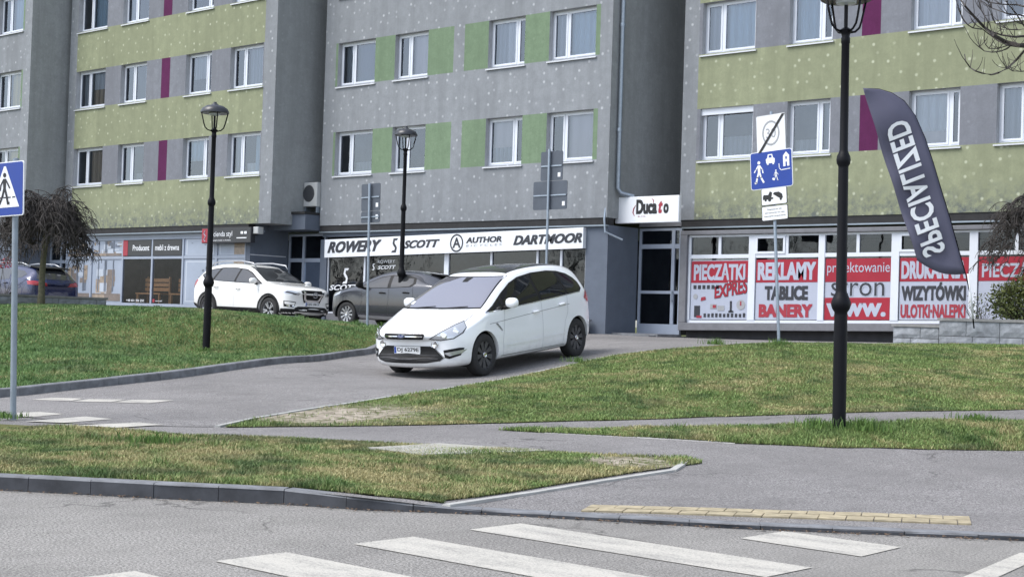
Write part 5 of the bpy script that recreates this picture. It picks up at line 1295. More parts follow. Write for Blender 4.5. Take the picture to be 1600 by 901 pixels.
    def plate(s, x, z, text, tilt=0., end='front'):
        sx = 1 if end == 'front' else -1
        h = s.bvh.ray_cast(Vector((sx*5-1.5, 0, z)), Vector((-sx, 0, 0)), 9)[0]; x = h.x+sx*.026
        def T(y, zz, d): return (x+sx*d-sx*tilt*(zz-z), y, zz)
        mb = MB(); mb.add([T(-.26, z-.057, 0), T(.26, z-.057, 0), T(.26, z+.057, 0), T(-.26, z+.057, 0), T(-.26, z-.057, -.05), T(.26, z-.057, -.05), T(.26, z+.057, -.05), T(-.26, z+.057, -.05)], [(0,1,2,3), (4,7,6,5), (0,4,5,1), (1,5,6,2), (2,6,7,3), (3,7,4,0)])
        p = mb.build('number_plate', 'plate', s.t, local=True)
        # seen from the front the reading direction runs along -y... the car's right to its left
        Y = lambda u: sx*(-.26+u*.52)
        MB().add([T(Y(0.01), z-.05, .003), T(Y(.085), z-.05, .003), T(Y(.085), z+.05, .003), T(Y(0.01), z+.05, .003)], [(0,1,2,3)]).build('country_band', 'plate_blue', p, local=True)
        v, f = text_geo(text, 0., .015, 1.); MB().add([T(Y(.13+.83*a), z-.038+b*.076, .004) for a, b in v], f).build('lettering', 'ink_black', p, local=True)
        return p
def pose(x, y, hd, wb, tr, dz=0.):
    """stand a car on the terrain: origin mid front axle"""
    c, s_ = cos(hd), sin(hd); pts = [(0, tr), (0, -tr), (-wb, tr), (-wb, -tr)]
    W = [(x+a*c-b*s_, y+a*s_+b*c) for a, b in pts]; z = [h1(*q)+.006 for q in W]
    F = (z[0]+z[1])/2; Rr = (z[2]+z[3])/2; Lh = (z[0]+z[2])/2; Rh = (z[1]+z[3])/2
    pitch = math.atan2(Rr-F, wb); roll = math.atan2(Lh-Rh, 2*tr)
    return (x, y, F+dz), (Matrix.Rotation(hd, 3, 'Z') @ Matrix.Rotation(pitch, 3, 'Y') @ Matrix.Rotation(roll, 3, 'X')).to_euler()

# ---- white minivan
st = [ # x, zb, w, zs, ws, zt, wt, ze
 (1.03, .36, .60, .60, .58, .66, .46, .64), (1.01, .25, .80, .66, .78, .735, .64, .71), (.94, .20, .875, .715, .86, .80, .70, .775), (.74, .18, .905, .765, .885, .865, .75, .84), (.50, .18, .915, .82, .90, .935, .77, .905),
 (.20, .18, .92, .875, .91, 1.005, .81, .975), (-.02, .18, .922, .915, .91, 1.06, .82, 1.03), (-.22, .18, .925, .945, .912, 1.155, .80, 1.10), (-.60, .18, .93, .975, .915, 1.345, .715, 1.285), (-1.00, .18, .935, .99, .918, 1.515, .66, 1.455), (-1.40, .18, .94, 1.0, .92, 1.60, .625, 1.545),
 (-1.9, .18, .942, 1.02, .922, 1.635, .61, 1.585), (-2.4, .18, .942, 1.04, .922, 1.635, .60, 1.585), (-2.9, .19, .938, 1.06, .915, 1.605, .585, 1.555), (-3.25, .21, .93, 1.07, .90, 1.55, .565, 1.495), (-3.46, .24, .915, 1.07, .885, 1.485, .55, 1.43), (-3.58, .27, .90, 1.05, .87, 1.31, .60, 1.27), (-3.67, .30, .87, .98, .83, 1.08, .62, 1.05), (-3.72, .36, .74, .86, .70, .92, .55, .90)]
loc, rot = pose(-18.06, -12.12, radians(-83.6), 2.85, .8)
van = Car('minivan', loc, rot, 'white minivan with black roof driving down the driveway', None, st, .40, .34, 1.03, -3.72, 'paint_white', [(0, .335), (-2.85, .335)], .375, .332, ('cap', 'rim_black'), .80)
DLO = [(-.10, .985), (-.34, 1.075), (-.70, 1.245), (-1.05, 1.39), (-1.35, 1.465), (-1.8, 1.51), (-2.3, 1.515), (-2.62, 1.49), (-2.90, 1.43), (-3.06, 1.35), (-3.13, 1.27), (-3.12, 1.165), (-3.02, 1.115), (-2.4, 1.085), (-1.2, 1.03)]
van.t.scale = (1.03, 1.085, 1.10)
van.both('window_trim', DLO, 'black_trim', .003)
van.both('chrome_strip', [(-.09, .972), (-1.2, 1.018), (-2.4, 1.073), (-3.03, 1.102), (-3.03, 1.116), (-2.4, 1.087), (-1.2, 1.032), (-.10, .986)], 'chrome', .006)
van.both('side_window', [(-.20, .995), (-.38, 1.075), (-.58, 1.17), (-.56, 1.012)], 'car_glass', .006)
van.both('side_window', [(-.64, 1.02), (-.66, 1.205), (-.85, 1.29), (-1.08, 1.375), (-1.35, 1.44), (-1.62, 1.475), (-1.66, 1.06)], 'car_glass', .006)
van.both('side_window', [(-1.74, 1.065), (-1.71, 1.48), (-2.1, 1.495), (-2.42, 1.48), (-2.48, 1.47), (-2.52, 1.10)], 'car_glass', .006)
van.both('side_window', [(-2.59, 1.105), (-2.55, 1.465), (-2.87, 1.40), (-3.02, 1.33), (-3.08, 1.26), (-3.07, 1.18), (-3.0, 1.135)], 'car_glass', .006)
van.panel('windscreen_surround', [(-.79, 1.045), (.79, 1.045), (.765, 1.12), (.61, 1.50), (-.61, 1.50), (-.765, 1.12)], 'front', 'black_trim', .003)
van.panel('windscreen', [(-.77, 1.06), (.77, 1.06), (.745, 1.13), (.597, 1.485), (-.597, 1.485), (-.745, 1.13)], 'front', 'windscreen', .007, .04)
van.panel('mirror_sensor', [(-.07, 1.48), (.07, 1.48), (.05, 1.42), (-.05, 1.42)], 'front', 'black_trim', .010, .03)
van.panel('sticker', [(-.69, 1.10), (-.62, 1.10), (-.62, 1.14), (-.69, 1.14)], 'front', 'sign_white', .010, .02)
van.panel('glass_roof', [(-1.22, -.545), (-1.22, .545), (-2.0, .555), (-2.95, .53), (-3.0, .40), (-3.0, -.40), (-2.95, -.53), (-2.0, -.555)], 'top', 'roof_glass', .004, .08)
g = van.panel('upper_grille', [(-.40, .705), (-.36, .655), (.36, .655), (.40, .705), (.38, .735), (-.38, .735)], 'front', 'black_trim', .012, .025)
van.line('grille_bar', [(-.37, .694), (.37, .694)], 'front', .010, 'chrome', .018, g)
v0 = van.project([(0, .694)], Vector((-1, 0, 0)), Vector(), Vector((0, 1, 0)), Vector((0, 0, 1)), .026)[0]
def oval(n, c, a, b, mat, parent, d):
    MB().add([(c.x+d, c.y+a*cos(2*pi*k/24), c.z+b*sin(2*pi*k/24)) for k in range(24)]+[(c.x-.02, c.y+a*cos(2*pi*k/24), c.z+b*sin(2*pi*k/24)) for k in range(24)], [tuple(range(24))]+[(k, (k+1) % 24, 24+(k+1) % 24, 24+k) for k in range(24)]).build(n, mat, parent, local=True)
oval('emblem_rim', v0, .072, .030, 'chrome', g, .0); oval('emblem', v0, .062, .023, 'emblem_blue', g, .003)
v_, f_ = text_geo('Ford', .3, .0, 1.); MB().add([(v0.x+.0045, v0.y-.045+a*.09, v0.z-.013+b*.028) for a, b in v_], f_).build('lettering', 'sign_white', g, local=True)
g2 = van.panel('lower_grille', [(-.52, .50), (-.66, .36), (-.60, .315), (-.42, .29), (.42, .29), (.60, .315), (.66, .36), (.52, .50), (.44, .535), (-.44, .535)], 'front', 'black_trim', .012, .025)
for z in (.345, .395): van.line('grille_slat', [(-.58, z), (.58, z)], 'front', .010, 'seam', .018, g2)
van.line('grille_rim', [(-.44, .538), (.44, .538), (.53, .50), (.67, .36), (.60, .31)], 'front', .006, 'seam', .014, g2)
van.plate(.9, .475, 'DJ 6279E')
for sd in (1, -1):
    d = Vector((-.78, -sd*.62, -.12))
    h = van.panel('headlight', [(.92, sd*.46, .655), (.80, sd*.62, .76), (.58, sd*.76, .865), (.40, sd*.80, .905), (.42, sd*.86, .80), (.52, sd*.86, .72), (.70, sd*.80, .645), (.84, sd*.64, .625)], d, 'seam', .004, .03)
    van.panel('lens', [(.90, sd*.49, .662), (.79, sd*.63, .75), (.58, sd*.765, .85), (.42, sd*.81, .888), (.44, sd*.86, .80), (.54, sd*.85, .73), (.70, sd*.79, .66), (.83, sd*.65, .64)], d, 'lamp_lens', .008, .03, h)
    for (c, r) in ((Vector((.78, sd*.66, .70)), .055), (Vector((.62, sd*.78, .735)), .05), (Vector((.60, sd*.77, .80)), .03)):
        q = van.bvh.find_nearest(c)[0]; nn = -d.normalized(); e1 = nn.orthogonal().normalized(); e2 = nn.cross(e1)
        MB().add([q+nn*.012+(e1*cos(2*pi*k/16)+e2*sin(2*pi*k/16))*r for k in range(16)]+[q+nn*.016+(e1*cos(2*pi*k/16)+e2*sin(2*pi*k/16))*r*.7 for k in range(16)], [(k, (k+1) % 16, 16+(k+1) % 16, 16+k) for k in range(16)]+[tuple(range(16, 32))]).build('reflector', 'chrome', h, local=True)
    # fog lamp chrome ring, daytime lamp and corner duct
    q = van.bvh.ray_cast(Vector((3, sd*.52, .57)), Vector((-1, 0, 0)), 9)[0]
    fg = MB().lathe([(.062, -.01), (.062, .014), (.05, .016), (.046, .006), (0, .006)], 20, (q.x, q.y, q.z), 'x').build('fog_lamp', 'chrome', van.t, local=True, smooth=True)
    van.panel('corner_duct', [(.80, sd*.66, .475), (.62, sd*.84, .505), (.55, sd*.89, .50), (.62, sd*.86, .39), (.76, sd*.74, .345), (.80, sd*.68, .36)], d, 'black_trim', .008, .02)
    van.panel('daytime_lamp', [(.80, sd*.66, .43), (.62, sd*.84, .465), (.50, sd*.90, .475), (.60, sd*.87, .42), (.76, sd*.74, .385)], d, 'lamp_lens', .014, .02)
    van.panel('tail_light', [(-3.12, sd*.9, 1.00), (-3.22, sd*.88, 1.10), (-3.40, sd*.86, 1.13), (-3.60, sd*.7, 1.08), (-3.62, sd*.7, .93), (-3.42, sd*.86, .90), (-3.24, sd*.9, .93)], Vector((.12, -sd*1., 0)), 'lamp_red', .008, .03)
sv = 'left right'.split()
for v in sv:
    van.line('door_seam', [(-.60, 1.01), (-.56, .80), (-.50, .50), (-.52, .28)], v, .007, 'seam_light'); van.line('door_seam', [(-1.70, 1.06), (-1.70, .60), (-1.68, .28)], v, .007, 'seam_light'); van.line('door_seam', [(-2.55, 1.11), (-2.52, .80), (-2.42, .66), (-2.36, .40), (-2.34, .28)], v, .007, 'seam_light')
    van.line('sill_seam', [(-.46, .27), (-2.40, .27)], v, .008, 'seam'); van.line('crease', [(-.15, .80), (-1.2, .86), (-2.6, .93)], v, .006, 'seam', .001)
    van.panel('rub_strip', [(-.62, .445), (-1.64, .465), (-1.64, .435), (-.62, .415)], v, 'paint_white', .014); van.panel('rub_strip', [(-1.74, .467), (-2.36, .48), (-2.40, .455), (-1.74, .437)], v, 'paint_white', .014)
    van.panel('side_vent', [(-.30, .80), (-.36, .80), (-.50, .68), (-.48, .66)], v, 'chrome', .006, .03)
van.handle(-1.50, .89, 'paint_white'); van.handle(-2.34, .95, 'paint_white'); van.mirror(-.60, 1.04, 'paint_white')
van.line('bonnet_seam', [(.80, .72), (.45, .77), (.10, .785)], 'top', .007, 'seam'); van.line('bonnet_seam', [(.80, -.72), (.45, -.77), (.10, -.785)], 'top', .007, 'seam')
for y in (-.3, .35): MB().tube([(.06, y-.3, 1.055), (.0, y+.25, 1.085)], .008, 6).build('wiper', 'black_trim', van.t, local=True)
van.panel('rear_window', [(-.55, 1.12), (.55, 1.12), (.5, 1.42), (-.5, 1.42)], 'rear', 'car_glass', .006)
MB().box(-.15, .06, -.60, .60, .145, .19).build('front_lip', 'black_trim', van.t, local=True)

# ---- white suv parked along the facade, nose to the right
st = [(.955, .45, .58, .70, .56, .82, .48, .79), (.935, .32, .80, .78, .78, .925, .68, .895), (.87, .24, .87, .84, .86, 1.0, .76, .965), (.66, .22, .90, .90, .895, 1.055, .80, 1.03), (.35, .22, .908, .945, .90, 1.095, .80, 1.07), (.0, .22, .91, .985, .905, 1.125, .79, 1.10), (-.26, .22, .912, 1.01, .905, 1.175, .775, 1.14),
 (-.55, .22, .912, 1.03, .905, 1.33, .74, 1.275), (-.90, .22, .915, 1.045, .905, 1.525, .675, 1.46), (-1.2, .22, .915, 1.06, .905, 1.635, .63, 1.575), (-1.7, .22, .915, 1.075, .905, 1.69, .61, 1.64), (-2.3, .22, .915, 1.09, .905, 1.685, .60, 1.635), (-2.8, .23, .912, 1.12, .90, 1.645, .585, 1.59), (-3.15, .26, .905, 1.15, .885, 1.57, .565, 1.52), (-3.42, .30, .89, 1.14, .87, 1.42, .59, 1.37), (-3.60, .36, .87, 1.08, .84, 1.20, .62, 1.16), (-3.70, .42, .80, .95, .76, 1.02, .6, 1.0)]
loc, rot = pose(-32.62, -3.33, radians(1.6), 2.705, .79); loc = (loc[0], loc[1], 1.16)
suv = Car('suv', loc, rot, 'white suv with roof rails parked in front of the furniture shop', None, st, .34, .26, .95, -3.7, 'paint_pearl', [(0, .36), (-2.705, .36)], .40, .358, ('five', 'rim_silver'), .785)
suv.both('window_trim', [(-.30, 1.075), (-.62, 1.235), (-.95, 1.415), (-1.22, 1.505), (-1.7, 1.545), (-2.3, 1.54), (-2.75, 1.49), (-3.0, 1.42), (-3.12, 1.30), (-2.9, 1.19), (-2.3, 1.135), (-1.4, 1.105)], 'black_trim', .003)
suv.both('side_window', [(-.40, 1.09), (-.66, 1.225), (-.96, 1.385), (-1.20, 1.47), (-1.42, 1.50), (-1.46, 1.125)], 'windscreen_dark', .006)
suv.both('side_window', [(-1.54, 1.13), (-1.50, 1.505), (-1.9, 1.52), (-2.3, 1.505), (-2.44, 1.15)], 'windscreen_dark', .006)
suv.both('side_window', [(-2.52, 1.165), (-2.40, 1.50), (-2.75, 1.455), (-2.95, 1.39), (-3.05, 1.30), (-2.87, 1.21)], 'windscreen_dark', .006)
suv.panel('windscreen', [(-.74, 1.165), (.74, 1.165), (.71, 1.25), (.585, 1.575), (-.585, 1.575), (-.71, 1.25)], 'front', 'windscreen_dark', .005)
for sd in (1, -1):
    MB().tube([(-.95, sd*.60, 1.57), (-1.05, sd*.61, 1.68), (-1.6, sd*.60, 1.74), (-2.3, sd*.59, 1.735), (-2.85, sd*.57, 1.67), (-2.95, sd*.56, 1.58)], .02, 8).build('roof_rail', 'rim_silver', suv.t, local=True, smooth=True)
    d = Vector((-.8, -sd*.6, -.1))
    h = suv.panel('headlight', [(.86, sd*.46, .86), (.70, sd*.66, .92), (.40, sd*.88, .985), (.36, sd*.90, .93), (.60, sd*.80, .83), (.84, sd*.52, .80)], d, 'lamp_lens', .006, .03)
    suv.panel('lamp_mask', [(.80, sd*.56, .845), (.62, sd*.76, .90), (.56, sd*.8, .865), (.78, sd*.58, .815)], d, 'seam', .010, .03, h)
    suv.panel('fog_surround', [(.84, sd*.60, .62), (.60, sd*.86, .64), (.62, sd*.86, .48), (.82, sd*.66, .46)], d, 'black_trim', .005, .04)
    suv.panel('fog_body', [(.84, sd*.63, .60), (.62, sd*.84, .62), (.64, sd*.84, .545), (.83, sd*.66, .53)], d, 'paint_pearl', .010, .04)
    suv.panel('fog_lamp', [(.82, sd*.65, .52), (.66, sd*.80, .53), (.67, sd*.80, .485), (.81, sd*.67, .475)], d, 'chrome', .010, .03)
    suv.panel('tail_light', [(-3.2, sd*.9, 1.16), (-3.45, sd*.85, 1.17), (-3.62, sd*.7, 1.08), (-3.60, sd*.7, .92), (-3.42, sd*.86, .93), (-3.3, sd*.9, 1.02)], Vector((.35, -sd*.9, 0)), 'lamp_red', .007, .04)
g = suv.panel('grille', [(-.44, .93), (-.30, .60), (.30, .60), (.44, .93), (.30, .955), (-.30, .955)], 'front', 'black_trim', .006)
suv.line('grille_chrome', [(-.36, .95), (-.27, .70), (-.20, .655), (.20, .655), (.27, .70), (.36, .95)], 'front', .06, 'chrome', .014, g)
q = suv.bvh.ray_cast(Vector((3, 0, .83)), Vector((-1, 0, 0)), 9)[0]
MB().lathe([(.085, .012), (.085, .022), (.066, .022), (.066, .012)], 24, (q.x, 0, q.z), 'x', closed=True).box(q.x+.012, q.x+.024, -.10, .10, q.z-.014, q.z+.014).build('emblem', 'chrome', g, local=True)
suv.panel('lower_grille', [(-.62, .44), (-.50, .33), (.50, .33), (.62, .44), (.5, .49), (-.5, .49)], 'front', 'black_trim', .006); suv.line('skid_bar', [(-.60, .33), (.60, .33)], 'front', .03, 'chrome', .012)
suv.plate(.9, .565, 'DJG 3815')
for v in sv:
    suv.panel('sill_cladding', [(-.38, .40), (-2.32, .40), (-2.32, .24), (-.38, .24)], v, 'black_trim', .008)
    for x in (0, -2.705):
        n = 22; out = [(x+.47*cos(-.15+(pi+.3)*k/n), .36+.47*sin(-.15+(pi+.3)*k/n)) for k in range(n+1)]; inn = [(x+.402*cos(-.15+(pi+.3)*k/n), .36+.402*sin(-.15+(pi+.3)*k/n)) for k in range(n, -1, -1)]
        suv.panel('arch_cladding', [p for p in out+inn if p[1] > .24], v, 'black_trim', .008, .05)
    suv.panel('bumper_cladding', [(.50, .42), (.80, .42), (.85, .24), (.45, .24)], v, 'black_trim', .008); suv.panel('bumper_cladding', [(-3.2, .46), (-3.62, .52), (-3.6, .32), (-3.15, .26)], v, 'black_trim', .008)
    suv.line('door_seam', [(-.42, 1.07), (-.44, .75), (-.42, .42)], v, .007, 'seam_light'); suv.line('door_seam', [(-1.49, 1.11), (-1.50, .42)], v, .007, 'seam_light'); suv.line('door_seam', [(-2.50, 1.15), (-2.42, .9), (-2.22, .62)], v, .007, 'seam_light')
suv.handle(-1.32, .93, 'chrome'); suv.handle(-2.30, .965, 'chrome'); suv.mirror(-.52, 1.10, 'paint_pearl', size=1.05)

# ---- grey hatchback facing left
st = [(.80, .40, .55, .62, .52, .70, .44, .68), (.785, .28, .74, .68, .72, .79, .62, .77), (.71, .20, .81, .74, .80, .86, .68, .84), (.52, .18, .84, .80, .83, .925, .73, .90), (.2, .18, .85, .86, .84, .985, .74, .96), (-.08, .18, .852, .90, .84, 1.03, .73, 1.0), (-.35, .18, .855, .925, .84, 1.155, .69, 1.10), (-.70, .18, .855, .945, .84, 1.325, .63, 1.265), (-1.05, .18, .86, .96, .84, 1.435, .585, 1.38), (-1.5, .18, .86, .98, .84, 1.475, .565, 1.425), (-2.0, .18, .865, 1.01, .84, 1.455, .55, 1.40), (-2.45, .2, .87, 1.05, .84, 1.395, .53, 1.34), (-2.75, .24, .865, 1.06, .83, 1.30, .53, 1.25), (-2.98, .28, .85, 1.02, .81, 1.13, .56, 1.09), (-3.10, .34, .78, .90, .74, .97, .55, .95)]
loc, rot = pose(-27.72, -4.95, radians(187.5), 2.56, .74); loc = (loc[0], loc[1], 1.17)
hat = Car('hatchback', loc, rot, 'dark grey hatchback parked nose to nose with the white suv', None, st, .36, .25, .79, -3.1, 'paint_grey', [(0, .305), (-2.56, .305)], .345, .305, ('ten', 'rim_silver'), .735)
hat.both('window_trim', [(-.32, .955), (-.62, 1.13), (-.95, 1.265), (-1.3, 1.325), (-1.8, 1.32), (-2.05, 1.27), (-2.12, 1.13), (-2.0, 1.045), (-1.2, .985)], 'black_trim', .003)
hat.both('side_window', [(-.42, .968), (-.66, 1.125), (-.96, 1.24), (-1.24, 1.295), (-1.28, 1.0)], 'windscreen_dark', .006)
hat.both('side_window', [(-1.38, 1.005), (-1.34, 1.30), (-1.78, 1.295), (-1.99, 1.25), (-2.04, 1.13), (-1.95, 1.06)], 'windscreen_dark', .006)
hat.panel('windscreen', [(-.68, 1.04), (.68, 1.04), (.53, 1.38), (-.53, 1.38)], 'front', 'windscreen_dark', .005)
hat.panel('rear_window', [(-.55, 1.10), (.55, 1.10), (.48, 1.32), (-.48, 1.32)], 'rear', 'car_glass', .005)
MB().add([(-2.35, -.52, 1.405), (-2.35, .52, 1.405), (-2.85, .50, 1.37), (-2.85, -.50, 1.37), (-2.35, -.52, 1.38), (-2.35, .52, 1.38), (-2.84, .50, 1.345), (-2.84, -.50, 1.345)], [(0,1,2,3), (4,7,6,5), (0,4,5,1), (1,5,6,2), (2,6,7,3), (3,7,4,0)]).build('roof_spoiler', 'black_trim', hat.t, local=True)
for sd in (1, -1):
    d = Vector((-.75, -sd*.65, -.1))
    hat.panel('headlight', [(.66, sd*.50, .74), (.45, sd*.70, .82), (.22, sd*.80, .87), (.24, sd*.82, .80), (.46, sd*.76, .72), (.64, sd*.56, .68)], d, 'lamp_lens', .006, .03)
    hat.panel('tail_light', [(-2.7, sd*.86, 1.03), (-2.95, sd*.8, 1.04), (-3.04, sd*.65, .95), (-2.95, sd*.78, .90), (-2.75, sd*.86, .93)], Vector((.4, -sd*.9, 0)), 'lamp_red', .006, .04)
hat.panel('lower_grille', [(-.50, .56), (-.62, .34), (.62, .34), (.50, .56)], 'front', 'black_trim', .006)
for v in sv:
    hat.line('door_seam', [(-.44, .955), (-.50, .75), (-.46, .45), (-.46, .27)], v, .007, 'seam'); hat.line('door_seam', [(-1.33, .99), (-1.34, .27)], v, .007, 'seam'); hat.line('door_seam', [(-2.06, 1.08), (-2.1, .8), (-2.0, .6)], v, .007, 'seam')
    hat.panel('sill_trim', [(-.40, .30), (-2.18, .30), (-2.18, .22), (-.40, .22)], v, 'rim_silver', .008)
hat.handle(-1.14, .87, 'black_trim'); hat.handle(-1.88, .90, 'black_trim'); hat.mirror(-.50, .99, 'black_trim')

# ---- blue estate behind the wall on the left, seen from its rear corner
st = [(.90, .40, .60, .64, .58, .74, .48, .72), (.88, .28, .78, .70, .76, .83, .66, .80), (.78, .20, .86, .77, .85, .90, .74, .88), (.5, .18, .89, .83, .88, .96, .77, .94), (.1, .18, .90, .89, .89, 1.02, .78, 1.0), (-.2, .18, .90, .94, .89, 1.10, .76, 1.06), (-.6, .18, .905, .97, .89, 1.31, .69, 1.25), (-1.0, .18, .905, .985, .89, 1.48, .63, 1.42), (-1.5, .18, .91, 1.0, .89, 1.55, .60, 1.50), (-2.2, .18, .91, 1.02, .89, 1.545, .59, 1.495), (-2.8, .2, .905, 1.05, .88, 1.50, .575, 1.45), (-3.2, .24, .895, 1.07, .87, 1.43, .56, 1.38), (-3.45, .28, .88, 1.05, .85, 1.28, .58, 1.24), (-3.62, .32, .86, .98, .82, 1.06, .6, 1.03), (-3.70, .40, .76, .86, .72, .92, .55, .9)]
est = Car('estate_car', (-43.0, -6.95, 1.15), (0, 0, radians(184)), 'dark blue estate car with silver roof rails behind the low wall and weeping tree', None, st, .36, .22, .9, -3.7, 'paint_blue', [(0, .33), (-2.68, .33)], .37, .33, ('five', 'rim_silver'), .77)
est.both('side_window', [(-.36, 1.0), (-.66, 1.17), (-1.0, 1.32), (-1.3, 1.385), (-1.45, 1.39), (-1.46, 1.03)], 'windscreen_dark', .005)
est.both('side_window', [(-1.54, 1.03), (-1.52, 1.395), (-2.3, 1.385), (-2.42, 1.07)], 'windscreen_dark', .005)
est.both('side_window', [(-2.5, 1.08), (-2.4, 1.38), (-2.9, 1.32), (-3.12, 1.22), (-3.0, 1.12)], 'windscreen_dark', .005)
est.panel('rear_window', [(-.66, 1.08), (.66, 1.08), (.52, 1.36), (-.52, 1.36)], 'rear', 'windscreen_dark', .005)
for sd in (1, -1):
    MB().tube([(-.98, sd*.58, 1.45), (-1.1, sd*.59, 1.54), (-1.7, sd*.58, 1.59), (-2.6, sd*.57, 1.565), (-3.0, sd*.55, 1.46)], .018, 8).build('roof_rail', 'rim_silver', est.t, local=True, smooth=True)
    est.panel('tail_light', [(-3.3, sd*.88, 1.02), (-3.55, sd*.82, 1.03), (-3.68, sd*.45, .97), (-3.69, sd*.45, .88), (-3.55, sd*.82, .90), (-3.35, sd*.88, .92)], Vector((.75, -sd*.65, 0)), 'lamp_red', .006, .04)
MB().add([(-2.9, -.55, 1.49), (-2.9, .55, 1.49), (-3.42, .53, 1.43), (-3.42, -.53, 1.43), (-2.9, -.55, 1.46), (-2.9, .55, 1.46), (-3.41, .53, 1.40), (-3.41, -.53, 1.40)], [(0,1,2,3), (4,7,6,5), (0,4,5,1), (1,5,6,2), (2,6,7,3), (3,7,4,0)]).build('roof_spoiler', 'black_trim', est.t, local=True)
est.handle(-1.3, .93, 'paint_blue'); est.handle(-2.25, .96, 'paint_blue'); est.mirror(-.55, 1.03, 'paint_blue')
# ------------------------------------------------------------------ trees and shrubs
def curve_pts(p, d, L, n, bend, wob, r):
    """a wandering twig: start, direction, length, bending towards 'bend'"""
    pts = [Vector(p)]; d = Vector(d).normalized()
    for i in range(n):
        d = (d+Vector(bend)*(1.0/n)+Vector((r.gauss(0, wob), r.gauss(0, wob), r.gauss(0, wob)))).normalized(); pts.append(pts[-1]+d*(L/n))
    return pts
def taper(a, b, n): return [a+(b-a)*i/(n-1) for i in range(n)]
def weeping_tree(loc, label, seed, R=1.4, trunk=1.75, top=1.25, limbs=30, lean=(0.05, 0)):
    r = random.Random(seed); t = thing('weeping_tree', loc, label, 'tree', 'bare weeping trees')
    hd = Vector((lean[0], lean[1], trunk))
    MB().tube([(0, 0, -.2), (.01, 0, .3), (-.015, .01, .8), (lean[0]*.6, 0, 1.3), tuple(hd), (lean[0], lean[1], trunk+.28)], [.12, .085, .075, .072, .085, .05], 10).build('trunk', 'trunk_moss', t, local=True, smooth=True)
    mb = MB()
    for k in range(limbs):
        a = 2*pi*k/limbs+r.uniform(-.25, .25); rad = R*r.uniform(.45, 1.0); up_ = top*r.uniform(.35, 1.0)*(1.1-.35*rad/R); end = r.uniform(-.4, .2)-.2*(rad/R)
        ca, sa = cos(a), sin(a); p0 = hd+Vector((0, 0, r.uniform(-.1, .2)))
        P = []
        for i in range(9):
            u = i/8; x = rad*(u**.8); z = up_*4*u*(1-u)*.9+end*u*u
            P.append(p0+Vector((ca*x+r.gauss(0, .025), sa*x+r.gauss(0, .025), z+r.gauss(0, .02))))
        mb.tube(P, taper(.026, .007, 9), 5)
        for j in range(r.randint(30, 38)):
            i = r.randint(2, 8); q = P[i]; out = Vector((ca, sa, 0)).lerp(Vector((r.gauss(0, 1), r.gauss(0, 1), 0)), .55)
            L = r.uniform(.25, .62)
            tw = curve_pts(q, out+Vector((0, 0, r.uniform(-.1, .55))), L, 6, (0, 0, -2.1), .16, r)
            mb.tube(tw, taper(.011, .0055, 7), 4, False)
            for _ in range(2):
                s = tw[r.randint(2, 5)]; mb.tube(curve_pts(s, (r.gauss(0, 1), r.gauss(0, 1), r.uniform(-.8, .4)), L*r.uniform(.25, .5), 4, (0, 0, -1.5), .18, r), taper(.008, .0045, 5), 3, False)
    mb.build('crown', 'bark', t, local=True)
    return t
weeping_tree((-32.36, -11.45, 1.40), 'bare weeping tree with a mushroom shaped crown on the left bank', 3, 1.22, 1.85, 1.25, 54, (.08, .05))
weeping_tree((TREE_R[0]+.12, TREE_R[1], 1.6), 'bare weeping tree cut off by the right picture edge', 9, 1.55, 2.0, 1.6, 34)

def grow(mb, p, d, L, r0, lev, r, up_=.25, spread=.75, minr=.006):
    n = 6; pts = curve_pts(p, d, L, n, (0, 0, up_), .10, r); r1 = r0*.62
    mb.tube(pts, taper(r0, r1, n+1), 6 if lev > 2 else 4, False)
    if lev == 0: return
    for k in range(r.randint(2, 3) if lev > 1 else r.randint(3, 5)):
        i = r.randint(3, n) if k else n; q = pts[i]; dd = (pts[i]-pts[i-1]).normalized()
        side = dd.orthogonal().normalized(); side.rotate(Matrix.Rotation(r.uniform(0, 2*pi), 3, dd))
        grow(mb, q, dd+side*spread*r.uniform(.5, 1.2), L*r.uniform(.58, .82), max(minr, r1*r.uniform(.55, .85)), lev-1, r, up_, spread, minr)
def bare_tree(loc, label, seed, h=3., lev=5, group='bare trees across the street', limbs=4):
    r = random.Random(seed); t = thing('bare_tree', loc, label, 'tree', group)
    pts = curve_pts((0, 0, -.2), (0, 0, 1), h, 6, (r.gauss(0, .1), r.gauss(0, .1), 0), .03, r)
    MB().tube(pts, taper(.21, .13, 7), 12).build('trunk', 'bark', t, local=True, smooth=True)
    mb = MB()
    for k in range(limbs):
        a = 2*pi*k/limbs+r.uniform(-.4, .4); grow(mb, pts[-1]-Vector((0, 0, r.uniform(0, .5))), (cos(a)*.7, sin(a)*.7, 1), 2.2*r.uniform(.8, 1.1), .085, lev, r)
    mb.build('crown', 'bark', t, local=True)
    return t
